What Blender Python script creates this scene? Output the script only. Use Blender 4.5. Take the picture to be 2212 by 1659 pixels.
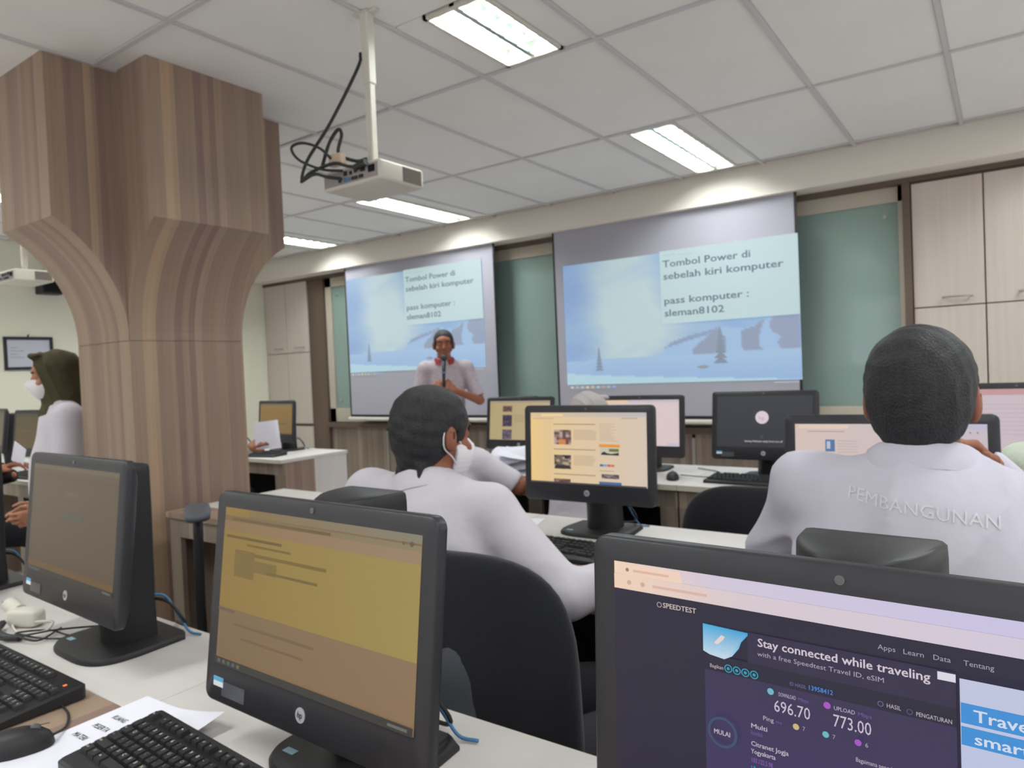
import bpy, bmesh, math, random
import numpy as np
from mathutils import Matrix, Vector
from mathutils.bvhtree import BVHTree

random.seed(7); rng = np.random.default_rng(5)
for o in list(bpy.data.objects): bpy.data.objects.remove(o)
SC = bpy.context.scene
COL = SC.collection
PI = math.pi
DESK = 0.75          # height of the desk tops
CEIL = 2.71

# ------------------------------------------------------------------ camera, world, exposure
cam_d = bpy.data.cameras.new('camera'); cam = bpy.data.objects.new('camera', cam_d); COL.objects.link(cam)
RW = ((0.81779047, -0.02208714, -0.57509208), (0.57393659, -0.04268284, 0.81778663), (-0.04260913, -0.9988445, -0.022229))
M = Matrix(((RW[0][0], -RW[0][1], -RW[0][2], 0), (RW[1][0], -RW[1][1], -RW[1][2], 0), (RW[2][0], -RW[2][1], -RW[2][2], 1.325), (0, 0, 0, 1)))
cam.matrix_world = M
cam_d.sensor_fit = 'HORIZONTAL'; cam_d.sensor_width = 36; cam_d.lens = 36 * 1523.19 / 2212
cam_d.clip_start = 0.02; cam_d.clip_end = 60
cam_d.dof.use_dof = True; cam_d.dof.focus_distance = 0.5; cam_d.dof.aperture_fstop = 15
SC.camera = cam
w = bpy.data.worlds.new('world'); SC.world = w; w.use_nodes = True
w.node_tree.nodes['Background'].inputs[0].default_value = (0.75, 0.85, 1.0, 1)
w.node_tree.nodes['Background'].inputs[1].default_value = 0.6
SC.view_settings.view_transform = 'Standard'; SC.view_settings.look = 'None'
SC.view_settings.gamma = 1; SC.view_settings.use_curve_mapping = False
SC.view_settings.exposure = 0.0
LAMP_W = 30          # watts of each luminaire's light

# ------------------------------------------------------------------ materials
def lin(c):
    c = [v / 255 for v in c[:3]]
    return tuple(v / 12.92 if v <= .04045 else ((v + .055) / 1.055) ** 2.4 for v in c)
MATS = {}
def mat(name, rgb, rough=.6, spec=.5, metal=0, grain=None, amount=.15, bump=0, bscale=60, emit=0, coat=0, sheen=0):
    """rgb in 0..255. grain = (sx,sy,sz) scale of a noise that varies the colour."""
    if name in MATS: return MATS[name]
    m = bpy.data.materials.new(name); m.use_nodes = True
    nt = m.node_tree; b = nt.nodes['Principled BSDF']; c = lin(rgb)
    b.inputs['Base Color'].default_value = (*c, 1); b.inputs['Roughness'].default_value = rough
    b.inputs['Specular IOR Level'].default_value = spec; b.inputs['Metallic'].default_value = metal
    b.inputs['Coat Weight'].default_value = coat
    if sheen: b.inputs['Sheen Weight'].default_value = sheen
    if emit:
        b.inputs['Emission Color'].default_value = (*c, 1); b.inputs['Emission Strength'].default_value = emit
    tc = nt.nodes.new('ShaderNodeTexCoord')
    if grain:
        mp = nt.nodes.new('ShaderNodeMapping'); mp.inputs['Scale'].default_value = grain
        nz = nt.nodes.new('ShaderNodeTexNoise'); nz.inputs['Scale'].default_value = 1; nz.inputs['Detail'].default_value = 3
        nt.links.new(tc.outputs['Object'], mp.inputs[0]); nt.links.new(mp.outputs[0], nz.inputs['Vector'])
        mr = nt.nodes.new('ShaderNodeMapRange'); mr.inputs[1].default_value = .3; mr.inputs[2].default_value = .7
        mr.inputs[3].default_value = 1 - amount; mr.inputs[4].default_value = 1 + amount
        mx = nt.nodes.new('ShaderNodeVectorMath'); mx.operation = 'SCALE'; mx.inputs[0].default_value = c
        nt.links.new(nz.outputs[0], mr.inputs[0]); nt.links.new(mr.outputs[0], mx.inputs['Scale'])
        nt.links.new(mx.outputs[0], b.inputs['Base Color'])
    if bump:
        n2 = nt.nodes.new('ShaderNodeTexNoise'); n2.inputs['Scale'].default_value = bscale; n2.inputs['Detail'].default_value = 3
        bp = nt.nodes.new('ShaderNodeBump'); bp.inputs['Strength'].default_value = bump; bp.inputs['Distance'].default_value = .01 if bscale > 40 else .03
        nt.links.new(tc.outputs['Object'], n2.inputs['Vector']); nt.links.new(n2.outputs[0], bp.inputs['Height']); nt.links.new(bp.outputs[0], b.inputs['Normal'])
    MATS[name] = m
    return m
def wood_strips(name, stops, freq=15, rough=.45, fine=.12):
    """Laminate of vertical strips: strip tone by the U coordinate of the UV map (metres)."""
    m = bpy.data.materials.new(name); m.use_nodes = True; nt = m.node_tree; b = nt.nodes['Principled BSDF']
    b.inputs['Roughness'].default_value = rough; b.inputs['Specular IOR Level'].default_value = .35
    tc = nt.nodes.new('ShaderNodeTexCoord'); sp = nt.nodes.new('ShaderNodeSeparateXYZ'); nt.links.new(tc.outputs['UV'], sp.inputs[0])
    mu = nt.nodes.new('ShaderNodeMath'); mu.operation = 'MULTIPLY'; mu.inputs[1].default_value = freq; nt.links.new(sp.outputs[0], mu.inputs[0])
    vo = nt.nodes.new('ShaderNodeTexVoronoi'); vo.voronoi_dimensions = '1D'; vo.inputs['Scale'].default_value = 1; vo.inputs['Randomness'].default_value = 1
    nt.links.new(mu.outputs[0], vo.inputs['W'])
    s2 = nt.nodes.new('ShaderNodeSeparateXYZ'); nt.links.new(vo.outputs['Color'], s2.inputs[0])
    cr = nt.nodes.new('ShaderNodeValToRGB'); nt.links.new(s2.outputs[0], cr.inputs[0])
    el = cr.color_ramp.elements
    for i, (p, c) in enumerate(stops):
        e = el[i] if i < 2 else el.new(p)
        e.position = p; e.color = (*lin(c), 1)
    mp = nt.nodes.new('ShaderNodeMapping'); mp.inputs['Scale'].default_value = (90, 1.6, 1); nt.links.new(tc.outputs['UV'], mp.inputs[0])
    nz = nt.nodes.new('ShaderNodeTexNoise'); nz.inputs['Scale'].default_value = 1; nz.inputs['Detail'].default_value = 3; nt.links.new(mp.outputs[0], nz.inputs['Vector'])
    mr = nt.nodes.new('ShaderNodeMapRange'); mr.inputs[1].default_value = .3; mr.inputs[2].default_value = .7; mr.inputs[3].default_value = 1 - fine; mr.inputs[4].default_value = 1 + fine
    nt.links.new(nz.outputs[0], mr.inputs[0])
    mx = nt.nodes.new('ShaderNodeVectorMath'); mx.operation = 'SCALE'; nt.links.new(cr.outputs[0], mx.inputs[0]); nt.links.new(mr.outputs[0], mx.inputs['Scale'])
    nt.links.new(mx.outputs[0], b.inputs['Base Color'])
    return m
def display_mat(name, base=(14, 14, 16), strength=1.0, rough=.35):
    m = bpy.data.materials.new(name); m.use_nodes = True; nt = m.node_tree; b = nt.nodes['Principled BSDF']
    b.inputs['Base Color'].default_value = (*lin(base), 1); b.inputs['Roughness'].default_value = rough; b.inputs['Specular IOR Level'].default_value = .25
    a = nt.nodes.new('ShaderNodeAttribute'); a.attribute_name = 'col'
    nt.links.new(a.outputs['Color'], b.inputs['Emission Color']); b.inputs['Emission Strength'].default_value = strength
    return m

WOOD = wood_strips('strip_laminate', [(0, (132, 108, 100)), (.3, (146, 124, 110)), (.55, (154, 132, 116)), (.75, (140, 118, 104)), (.93, (152, 130, 112)), (1, (184, 154, 128))], 30, fine=.07)
WOOD2 = wood_strips('grey_strip_laminate', [(0, (116, 104, 94)), (.4, (134, 120, 108)), (.7, (126, 112, 100)), (1, (150, 134, 120))], 24, fine=.08)
DISP = display_mat('display_light')
PROJ = display_mat('projected_picture', base=(96, 98, 106), strength=.78, rough=.9)
m_wall = mat('cream_wall_paint', (224, 222, 206), .9, .2, grain=(1, 1, 1), amount=.02, bump=.05, bscale=150)
m_tile = mat('ceiling_tile', (226, 224, 222), .95, .1, grain=(3, 3, 3), amount=.02, bump=.1, bscale=220)
m_tbar = mat('ceiling_t_bar', (196, 192, 194), .5, .4)
m_val = mat('valance_paint', (226, 218, 210), .85, .2, grain=(1, 4, 4), amount=.015)
m_floor = mat('floor_tiles', (212, 206, 206), .4, .5, grain=(2, 2, 2), amount=.1)
m_brown = mat('brown_laminate_trim', (96, 80, 70), .5, .4, grain=(6, 6, 1), amount=.1)
m_door = mat('pale_oak_laminate', (198, 186, 178), .55, .35, grain=(38, 38, .8), amount=.045)
m_glass = mat('green_glass', (138, 158, 153), .07, .32)
m_glassframe = mat('beige_frame', (190, 180, 166), .6, .3)
m_alu = mat('brushed_steel', (170, 168, 164), .35, .5, .6)
m_white = mat('white_laminate', (204, 198, 196), .42, .4, grain=(1.5, 20, 1.5), amount=.03)
m_whiteplastic = mat('white_plastic', (205, 200, 190), .45, .4)
m_edge = mat('white_edge_band', (196, 190, 172), .5, .3)
m_black = mat('charcoal_plastic', (47, 46, 51), .42, .35, grain=(30, 30, 30), amount=.04)
m_black2 = mat('black_plastic', (38, 37, 40), .5, .35)
m_dark = mat('dark_cavity', (22, 22, 23), .8, .2)
m_key = mat('keycap', (40, 40, 43), .5, .35)
m_legend = mat('key_legend', (214, 208, 190), .6, .2)
m_cloth = mat('black_chair_fabric', (36, 36, 42), .95, .1, bump=.3, bscale=400, sheen=.2)
m_greyp = mat('grey_chair_plastic', (84, 86, 94), .5, .4)
m_silver = mat('silver_emblem', (175, 175, 185), .3, .5, .3)
m_blue = mat('blue_sticker', (90, 165, 215), .5, .3)
m_paper = mat('white_paper', (226, 224, 236), .8, .2)
m_ink = mat('grey_ink', (150, 148, 158), .8, .1)
m_cableb = mat('black_cable', (36, 38, 40), .5, .4)
m_cablebl = mat('blue_cable', (70, 120, 165), .5, .4)
m_skin = mat('warm_skin', (164, 112, 88), .55, .35, grain=(18, 18, 18), amount=.05)
m_skin2 = mat('deep_skin', (140, 86, 64), .55, .35, grain=(18, 18, 18), amount=.05)
m_hair = mat('black_hair', (42, 41, 45), .6, .3, grain=(120, 120, 20), amount=.25, bump=.4, bscale=250)
m_eye = mat('eye_white', (200, 190, 180), .3, .5)
m_iris = mat('dark_iris', (30, 20, 16), .3, .5)
m_lip = mat('lips', (140, 84, 72), .5, .3)
m_shirt = mat('lilac_white_shirt', (200, 194, 203), .9, .15, bump=.3, bscale=9)
m_shirt3 = mat('grey_white_shirt', (192, 188, 202), .9, .15, bump=.3, bscale=8)
m_shirtp = mat('pale_patterned_shirt', (172, 160, 168), .9, .15, grain=(60, 60, 60), amount=.1)
m_shirtg = mat('pale_green_shirt', (196, 204, 190), .9, .15, bump=.5, bscale=13)
m_stitch = mat('embroidery_thread', (206, 202, 208), .8, .2)
m_trouser = mat('black_trousers', (34, 34, 38), .9, .1)
m_hijab = mat('olive_headscarf', (74, 68, 52), .9, .1, grain=(14, 14, 14), amount=.1, bump=.2, bscale=120)
m_hijab2 = mat('grey_headscarf', (168, 160, 162), .9, .1, grain=(14, 14, 14), amount=.05)
m_mask = mat('white_face_mask', (224, 220, 226), .8, .2)
m_darksleeve = mat('dark_sleeve', (42, 38, 40), .9, .1)
m_red = mat('red_trim_cloth', (150, 60, 66), .9, .1)
m_lampwhite = mat('lamp_reflector', (222, 232, 226), .3, .5, 1)
m_tube = mat('fluorescent_tube', (235, 248, 248), .5, .2, emit=3.5)
m_daylight = mat('lit_window_pane', (226, 230, 245), .3, .4, emit=3.6)

m_fillpane = mat('fill_glow_pane', (228, 232, 236), .4, .4, emit=2.1)  # glow of the fill windows added in the side wall

# ------------------------------------------------------------------ object helpers
def link(o, parent=None):
    COL.objects.link(o)
    if parent: o.parent = parent
    return o
def tag(o, label=None, cat=None, group=None, kind=None):
    if label: o['label'] = label
    if cat: o['category'] = cat
    if group: o['group'] = group
    if kind: o['kind'] = kind
    return o
def thing(name, label, cat, loc=(0, 0, 0), rotz=0, group=None):
    o = bpy.data.objects.new(name, None); o.empty_display_size = .1
    o.location = loc; o.rotation_euler = (0, 0, rotz); link(o)
    return tag(o, label, cat, group)
def struct(name):
    o = bpy.data.objects.new(name, None); link(o); return tag(o, kind='structure')
def finish(me, smooth):
    if smooth:
        me.shade_smooth()
        if smooth is not True: me.set_sharp_from_angle(angle=math.radians(smooth))
def obj(name, bm, mats, parent=None, smooth=False):
    bmesh.ops.recalc_face_normals(bm, faces=bm.faces)
    me = bpy.data.meshes.new(name); bm.to_mesh(me); bm.free()
    for m in (mats if isinstance(mats, (list, tuple)) else [mats]): me.materials.append(m)
    finish(me, smooth)
    return link(bpy.data.objects.new(name, me), parent)
def inst(name, me, parent=None, loc=(0, 0, 0), rot=(0, 0, 0), scale=None):
    o = link(bpy.data.objects.new(name, me), parent); o.location = loc; o.rotation_euler = rot
    if scale: o.scale = scale
    return o
def copytree(o, parent=None, **kw):
    c = o.copy(); link(c, parent)
    for ch in list(o.children): copytree(ch, c)
    for k, v in kw.items():
        if k == 'loc': c.location = v
        elif k == 'rotz': c.rotation_euler.z = v
        else: c[k] = v
    return c
def NB(): return bmesh.new()
def box(bm, lo, hi, mi=0, bev=0, seg=1):
    x0, y0, z0 = lo; x1, y1, z1 = hi
    v = [bm.verts.new(p) for p in ((x0, y0, z0), (x1, y0, z0), (x1, y1, z0), (x0, y1, z0), (x0, y0, z1), (x1, y0, z1), (x1, y1, z1), (x0, y1, z1))]
    fs = [bm.faces.new([v[i] for i in f]) for f in ((0, 3, 2, 1), (4, 5, 6, 7), (0, 1, 5, 4), (1, 2, 6, 5), (2, 3, 7, 6), (3, 0, 4, 7))]
    for f in fs: f.material_index = mi
    if bev:
        es = list({e for f in fs for e in f.edges})
        r = bmesh.ops.bevel(bm, geom=es, offset=bev, segments=seg, profile=.5, affect='EDGES')
        for f in r['faces']: f.material_index = mi
    return fs
def loft(bm, loops, caps=True, mi=0, closed=True):
    L = [[bm.verts.new(p) for p in lp] for lp in loops]
    n = len(L[0])
    for a, b in zip(L, L[1:]):
        for i in range(n if closed else n - 1):
            j = (i + 1) % n
            f = bm.faces.new((a[i], a[j], b[j], b[i])); f.material_index = mi
    if caps:
        for lp in (L[0][::-1], L[-1]):
            try: bm.faces.new(lp).material_index = mi
            except ValueError: pass
    return L
def ring(c, d, r, n, up=(0, 0, 1)):
    d = Vector(d).normalized(); u = Vector(up)
    if abs(d.dot(u)) > .95: u = Vector((1, 0, 0))
    a = d.cross(u).normalized(); b = d.cross(a)
    return [Vector(c) + (a * math.cos(2 * PI * i / n) + b * math.sin(2 * PI * i / n)) * r for i in range(n)]
def tube(bm, pts, r, n=8, mi=0):
    pts = [Vector(p) for p in pts]; loops = []
    for i, p in enumerate(pts):
        d = pts[min(i + 1, len(pts) - 1)] - pts[max(i - 1, 0)]
        rr = r[i] if isinstance(r, (list, tuple)) else r
        loops.append(ring(p, d, rr, n))
    # keep rings aligned
    for a in range(1, len(loops)):
        best = min(range(n), key=lambda s: sum((loops[a][(i + s) % n] - loops[a - 1][i]).length for i in range(0, n, 2)))
        loops[a] = loops[a][best:] + loops[a][:best]
    loft(bm, loops, mi=mi)
def spline(pts, k=6):
    P = [Vector(p) for p in pts]; P = [P[0] * 2 - P[1]] + P + [P[-1] * 2 - P[-2]]; out = []
    for i in range(1, len(P) - 2):
        for s in range(k):
            t = s / k; a, b, c, d = P[i - 1:i + 3]
            out.append(.5 * ((2 * b) + (c - a) * t + (2 * a - 5 * b + 4 * c - d) * t * t + (3 * b - a - 3 * c + d) * t ** 3))
    out.append(P[-2]); return out
def rrect(w, h, r, n=6):
    out = []
    for cx, cz, a0 in ((w / 2 - r, h / 2 - r, 0), (-w / 2 + r, h / 2 - r, 90), (-w / 2 + r, -h / 2 + r, 180), (w / 2 - r, -h / 2 + r, 270)):
        for i in range(n + 1):
            a = math.radians(a0 + 90 * i / n); out.append((cx + r * math.cos(a), cz + r * math.sin(a)))
    return out
def superq(bm, c, r, e1=.5, e2=.5, nu=28, nv=16, fn=None, mi=0):
    def sp(v, e): return math.copysign(abs(v) ** e, v)
    loops = []
    for j in range(nv + 1):
        ph = -PI / 2 + PI * j / nv; lp = []
        ph = max(min(ph, PI / 2 - 1e-3), -PI / 2 + 1e-3)
        for i in range(nu):
            th = 2 * PI * i / nu
            p = Vector((r[0] * sp(math.cos(ph), e1) * sp(math.cos(th), e2), r[1] * sp(math.cos(ph), e1) * sp(math.sin(th), e2), r[2] * sp(math.sin(ph), e1)))
            if fn: p = fn(p)
            lp.append(p + Vector(c))
        loops.append(lp)
    loft(bm, loops, mi=mi)
def cyl(bm, a, b, r, n=20, mi=0, r2=None):
    tube(bm, [a, b], [r, r2 if r2 is not None else r], n, mi)
_glyph = {}
def text_mesh(s, bold=0):
    """flat mesh of a line of writing, left aligned, cap height about .7; returns (verts Nx2, faces, width)"""
    if (s, bold) in _glyph: return _glyph[(s, bold)]
    cu = bpy.data.curves.new('t', 'FONT'); cu.body = s; cu.size = 1; cu.fill_mode = 'FRONT'; cu.resolution_u = 2
    o = bpy.data.objects.new('t', cu); COL.objects.link(o)
    dg = bpy.context.evaluated_depsgraph_get(); me = bpy.data.meshes.new_from_object(o.evaluated_get(dg))
    v = np.array([(x.co.x, x.co.y) for x in me.vertices]) if len(me.vertices) else np.zeros((1, 2))
    f = [tuple(p.vertices) for p in me.polygons]
    bpy.data.objects.remove(o); bpy.data.curves.remove(cu); bpy.data.meshes.remove(me)
    if bold and f:      # heavier strokes: a second, slightly shifted impression
        n = len(v); v = np.vstack([v, v + (bold * 1.6, 0), v + (bold * .8, bold)]); f = f + [tuple(i + n for i in t) for t in f] + [tuple(i + 2 * n for i in t) for t in f]
    _glyph[(s, bold)] = (v, f, float(v[:, 0].max())); return _glyph[(s, bold)]

class Page:
    """A picture shown on a flat display, coordinates 0..1 from the top left corner; every layer lies a hair in front of the last."""
    def __init__(s, w, h, step=.00012):
        s.w, s.h, s.step, s.k = w, h, step, 0; s.V = []; s.F = []; s.C = []
    def P(s, u, v, k): return ((u - .5) * s.w, -k * s.step, (.5 - v) * s.h)
    def poly(s, pts, col, cols=None):
        s.k += 1; b = len(s.V)
        for i, (u, v) in enumerate(pts):
            s.V.append(s.P(u, v, s.k)); s.C.append(lin(cols[i] if cols else col))
        s.F.append(tuple(range(b, b + len(pts)))); return s
    def rect(s, u0, v0, u1, v1, col, col2=None):
        return s.poly([(u0, v0), (u0, v1), (u1, v1), (u1, v0)], col, [col, col2, col2, col] if col2 else None)
    def hgrad(s, u0, v0, u1, v1, a, b): return s.poly([(u0, v0), (u0, v1), (u1, v1), (u1, v0)], a, [a, a, b, b])
    def disc(s, u, v, r, col, n=20):
        return s.poly([(u + r * math.cos(2 * PI * i / n) * s.h / s.w, v - r * math.sin(2 * PI * i / n)) for i in range(n)][::-1], col)
    def ringd(s, u, v, r, t, col, n=28):
        s.k += 1
        for i in range(n):
            a, c = 2 * PI * i / n, 2 * PI * (i + 1) / n; b = len(s.V)
            for rr, t_ in ((r, a), (r - t, a), (r - t, c), (r, c)):
                s.V.append(s.P(u + rr * math.cos(t_) * s.h / s.w, v - rr * math.sin(t_), s.k)); s.C.append(lin(col))
            s.F.append((b, b + 1, b + 2, b + 3))
        return s
    def text(s, txt, u, v, size, col, width=None, bold=0):
        """baseline-left at (u,v); size = letter height as share of the display height; width stretches to that share"""
        V, F, W = text_mesh(txt, bold); s.k += 1; b = len(s.V)
        sy = size / .7; sx = width / W if width else sy * s.h / s.w
        for x, y in V:
            s.V.append(s.P(u + x * sx, v - y * sy, s.k)); s.C.append(lin(col))
        s.F += [tuple(b + i for i in f) for f in F]; return s
    def lines(s, u0, v0, u1, n, dv, t, col, rag=.2):
        for i in range(n): s.rect(u0, v0 + i * dv, u1 - (u1 - u0) * rag * rng.random(), v0 + i * dv + t, col)
        return s
    def grid(s, nx, ny, fn, u0=0, v0=0, u1=1, v1=1):
        s.k += 1; b = len(s.V); U, W_ = np.meshgrid(np.linspace(0, 1, nx), np.linspace(0, 1, ny))
        C = fn(U, W_)
        for j in range(ny):
            for i in range(nx):
                s.V.append(s.P(u0 + (u1 - u0) * U[j, i], v0 + (v1 - v0) * W_[j, i], s.k)); s.C.append(lin(C[j, i]))
        for j in range(ny - 1):
            for i in range(nx - 1):
                a = b + j * nx + i; s.F.append((a, a + nx, a + nx + 1, a + 1))
        return s
    def mesh(s, name='display', m=None):
        me = bpy.data.meshes.new(name); me.from_pydata(s.V, [], s.F); me.materials.append(m or DISP)
        a = me.color_attributes.new('col', 'FLOAT_COLOR', 'POINT')
        a.data.foreach_set('color', np.hstack([np.array(s.C), np.ones((len(s.C), 1))]).ravel().astype('f'))
        return me

# ------------------------------------------------------------------ room shell
X0, X1, Y0, YF = -7.55, 2.2, -4.0, 5.6
def solid(name, boxes, m, bev=0, parent=None, kind='structure', smooth=False):
    bm = NB()
    for lo, hi in boxes: box(bm, lo, hi, bev=bev)
    o = obj(name, bm, m, parent, smooth)
    if kind and parent is None: o['kind'] = kind
    return o
solid('floor', [((X0 - .1, Y0 - .1, -.1), (X1 + .1, YF + .1, 0))], m_floor)
solid('wall_left', [((X0 - .1, Y0, 0), (X0, YF, 2.9))], m_wall)
solid('wall_right', [((X1, Y0, 0), (X1 + .1, YF, .9)), ((X1, Y0, 2.45), (X1 + .1, YF, 2.9)), ((X1, Y0, .9), (X1 + .1, .2, 2.45)), ((X1, 4.6, .9), (X1 + .1, YF, 2.45)), ((X1, 2.2, .9), (X1 + .1, 2.6, 2.45))], m_wall)
for k, (a, b) in enumerate(((.2, 2.2), (2.6, 4.6))):  # unseen windows, added as fill light for ceiling and pillar
    r = struct('window_%d' % (k + 4)); n = 3; bm = NB()
    for i in range(n + 1): y = a + (b - a) * i / n; box(bm, (X1 + .01, y - .03, .9), (X1 + .07, y + .03, 2.45))
    for z in (.9, 2.45): box(bm, (X1 + .01, a, z - .03), (X1 + .07, b, z + .03))
    obj('window_frame', bm, m_glassframe, r)
    for i in range(n):
        bm = NB(); box(bm, (X1 + .04, a + (b - a) * i / n + .03, .93), (X1 + .05, a + (b - a) * (i + 1) / n - .03, 2.42)); obj('pane', bm, m_fillpane, r)
solid('wall_front', [((X0 - .1, YF, 0), (X1 + .1, YF + .1, 2.9))], m_wall)
# rear wall with windows (they show as reflections in the green glass)
wins = [(-6.6, -4.6), (-2.5, -1.5), (-.6, 1.4)]
bm = NB(); xs = X0
for a, b in wins:
    box(bm, (xs, Y0 - .1, 0), (a, Y0, 2.9)); box(bm, (a, Y0 - .1, 0), (b, Y0, 1.0)); box(bm, (a, Y0 - .1, 2.4), (b, Y0, 2.9)); xs = b
box(bm, (xs, Y0 - .1, 0), (X1, Y0, 2.9)); obj('wall_rear', bm, m_wall)['kind'] = 'structure'
for k, (a, b) in enumerate(wins):
    r = struct('window_%d' % (k + 1))
    bm = NB(); n = 6
    for i in range(n + 1):
        x = a + (b - a) * i / n; box(bm, (x - .035, Y0 - .07, 1.0), (x + .035, Y0 - .01, 2.4))
    for z in (1.0, 1.62, 1.96, 2.4): box(bm, (a, Y0 - .07, z - .03), (b, Y0 - .01, z + .03))
    obj('window_frame', bm, m_glassframe, r)
    for i in range(n):
        x = a + (b - a) * i / n + .035; x2 = a + (b - a) * (i + 1) / n - .035
        for z0, z1 in ((1.03, 1.59), (1.65, 1.93), (1.99, 2.37)):
            bm = NB(); box(bm, (x, Y0 - .05, z0), (x2, Y0 - .04, z1)); obj('pane', bm, m_daylight, r)

# suspended ceiling: lay-in tiles between T-bars
ce = struct('ceiling')
bm = NB(); box(bm, (X0 - .1, Y0 - .1, CEIL + .12), (X1 + .1, YF + .1, CEIL + .2)); obj('ceiling_slab', bm, m_wall, ce)
gx = [-2.0 + .6 * i for i in range(-10, 8)]; gy = [1.515 + 1.205 * j for j in range(-5, 4)]
LX = {-6: -5.9, -3: -4.1, 1: -1.7, 5: .7}
LIGHTS = []
LROWS = {-4, -2, 0, 2}
bm = NB()
for x in gx: box(bm, (x - .011, Y0, CEIL - .002), (x + .011, 5.25, CEIL + .03))
for y in gy: box(bm, (X0, y - .011, CEIL - .0035), (X1, y + .011, CEIL + .028))
obj('ceiling_grid', bm, m_tbar, ce)
lamp_cols = {round(c - .3, 2): c for c in (-5.9, -4.1, -1.7, .7)}
tmesh = {}
def tile(x0, x1, y0, y1):
    w_, l_ = round(x1 - x0, 3), round(y1 - y0, 3)
    if (w_, l_) not in tmesh:
        b = NB(); box(b, (-w_ / 2, -l_ / 2, 0), (w_ / 2, l_ / 2, .015), bev=.003)
        o = obj('ceiling_tile', b, m_tile, ce); tmesh[(w_, l_)] = o.data
    else: o = inst('ceiling_tile', tmesh[(w_, l_)], ce)
    o.location = ((x0 + x1) / 2, (y0 + y1) / 2, CEIL + .004 + random.random() * .002)
yb = [Y0] + gy[1:] if gy[0] < Y0 else [Y0] + gy
ys = sorted(set([Y0] + [y for y in gy if y > Y0] + [5.25])); xs_ = sorted([x for x in gx if X0 < x < X1] + [X0, X1])
for i in range(len(xs_) - 1):
    for j in range(len(ys) - 1):
        a, b, c, d = xs_[i] + .011, xs_[i + 1] - .011, ys[j] + .011, ys[j + 1] - .011
        if d - c < .1: continue
        row = round((ys[j] - 1.515) / 1.205)
        lc = lamp_cols.get(round(xs_[i], 2))
        if lc is not None and row % 2 == 0 and abs(ys[j] - (1.515 + 1.205 * row)) < .01 and d - c > 1:
            near = lc == -1.7 and row == 0; c1 = d - .592 if near else c      # this fitting is a short one
            LIGHTS.append((lc, (c1 + d) / 2, d - c1)); tile(a, lc - .148, c1, d); tile(lc + .148, b, c1, d)
            if near: tile(a, b, c, c1 - .004)
        else: tile(a, b, c, d)

# luminaires
def make_light(LL=1.18):
    r = thing('ceiling_light', '', 'ceiling light')
    bm = NB(); h = LL / 2
    box(bm, (-.147, -h, -.006), (.147, -h + .018, .07)); box(bm, (-.147, h - .018, -.006), (.147, h, .07))
    box(bm, (-.147, -h, -.006), (-.131, h, .07)); box(bm, (.131, -h, -.006), (.147, h, .07)); obj('frame', bm, m_whiteplastic, r)
    bm = NB(); box(bm, (-.012, -h, .0), (.012, h, .05))
    box(bm, (-.147, -h, .07), (.147, h, .075)); obj('reflector', bm, m_lampwhite, r)
    for sx in (-.072, .072):
        bm = NB(); cyl(bm, (sx, -h + .03, .045), (sx, h - .03, .045), .014, 12); obj('tube', bm, m_tube, r, True)
    me = None
    for sx in (-.072, .072):
        for k in range(int(round(LL * 10.2))):
            if me is None:
                b2 = NB(); lp = []
                for i in range(9):
                    x = -.058 + .116 * i / 8; z = .008 + .018 * (1 - (x / .058) ** 2)
                    lp.append([(x, -.002, 0), (x, .002, 0), (x, .006, z), (x, -.006, z)])
                loft(b2, lp); o = obj('louver_blade', b2, m_lampwhite, r); me = o.data
            else: o = inst('louver_blade', me, r)
            o.location = (sx, -h + .06 + k * (LL - .12) / (int(round(LL * 10.2)) - 1), 0)
    ld = bpy.data.lights.new('lamp_light', 'AREA'); ld.shape = 'RECTANGLE'; ld.size = .046; ld.size_y = LL - .08; ld.energy = LAMP_W / 2 * LL / 1.18; ld.color = (.955, 1, .97)
    for sx in (-.072, .072):
        lo = link(bpy.data.objects.new('lamp_light', ld), r); lo.location = (sx, 0, .029)
    return r
L0 = None
for (x, y, l) in LIGHTS:
    lab = {(-1.7, 2): 'recessed louvred ceiling light near the valance above the larger projection screen',
           (-4.1, 2): 'recessed louvred ceiling light just below the projector near the valance',
           (-5.9, 2): 'far recessed ceiling light beside the wood pillar capital',
           (-1.7, 0): 'short bright recessed ceiling light beside the projector pole'}.get((x, (0 if l < .8 else round((y - .6 - 1.515) / 1.205))), 'recessed louvred ceiling light out of sight around the room')
    if l < .8: o = make_light(.58)
    elif L0 is None: L0 = make_light(); o = L0
    else: o = copytree(L0)
    o.location = (x, y, CEIL); o['label'] = lab
    if 'out of sight' in lab: o['group'] = 'ceiling lights elsewhere in the room'

# front wall: valance box, cabinets, glass boards, wainscot
solid('trim_1', [((X0, 5.245, 2.49), (X1, YF, 2.9))], m_val)
solid('trim_2', [((X0, 5.44, 2.455), (X1, YF, 2.495)), ((-6.74, 5.47, 0), (-6.47, YF, 2.455)), ((-.555, 5.43, 0), (-.508, YF, 2.455))], m_brown)
solid('trim_3', [((-6.47, 5.44, .735), (-.555, 5.56, .79))], m_brown, bev=.003)
def uvbox(bm, lo, hi, uvl, off=0.0):
    fs = box(bm, lo, hi)
    for f in fs:
        n = f.normal if f.normal.length else None
        f.normal_update(); n = f.normal
        for lp in f.loops:
            p = lp.vert.co
            if abs(n.x) > .5: lp[uvl].uv = (p.y + off + 10, p.z)
            elif abs(n.y) > .5: lp[uvl].uv = (p.x + off, p.z)
            else: lp[uvl].uv = (p.x + off, p.y)
    return fs
wn = struct('trim_4')
edges = [-6.47, -5.55, -4.85, -4.18, -3.48, -2.78, -2.09, -1.4, -.555]
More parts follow.
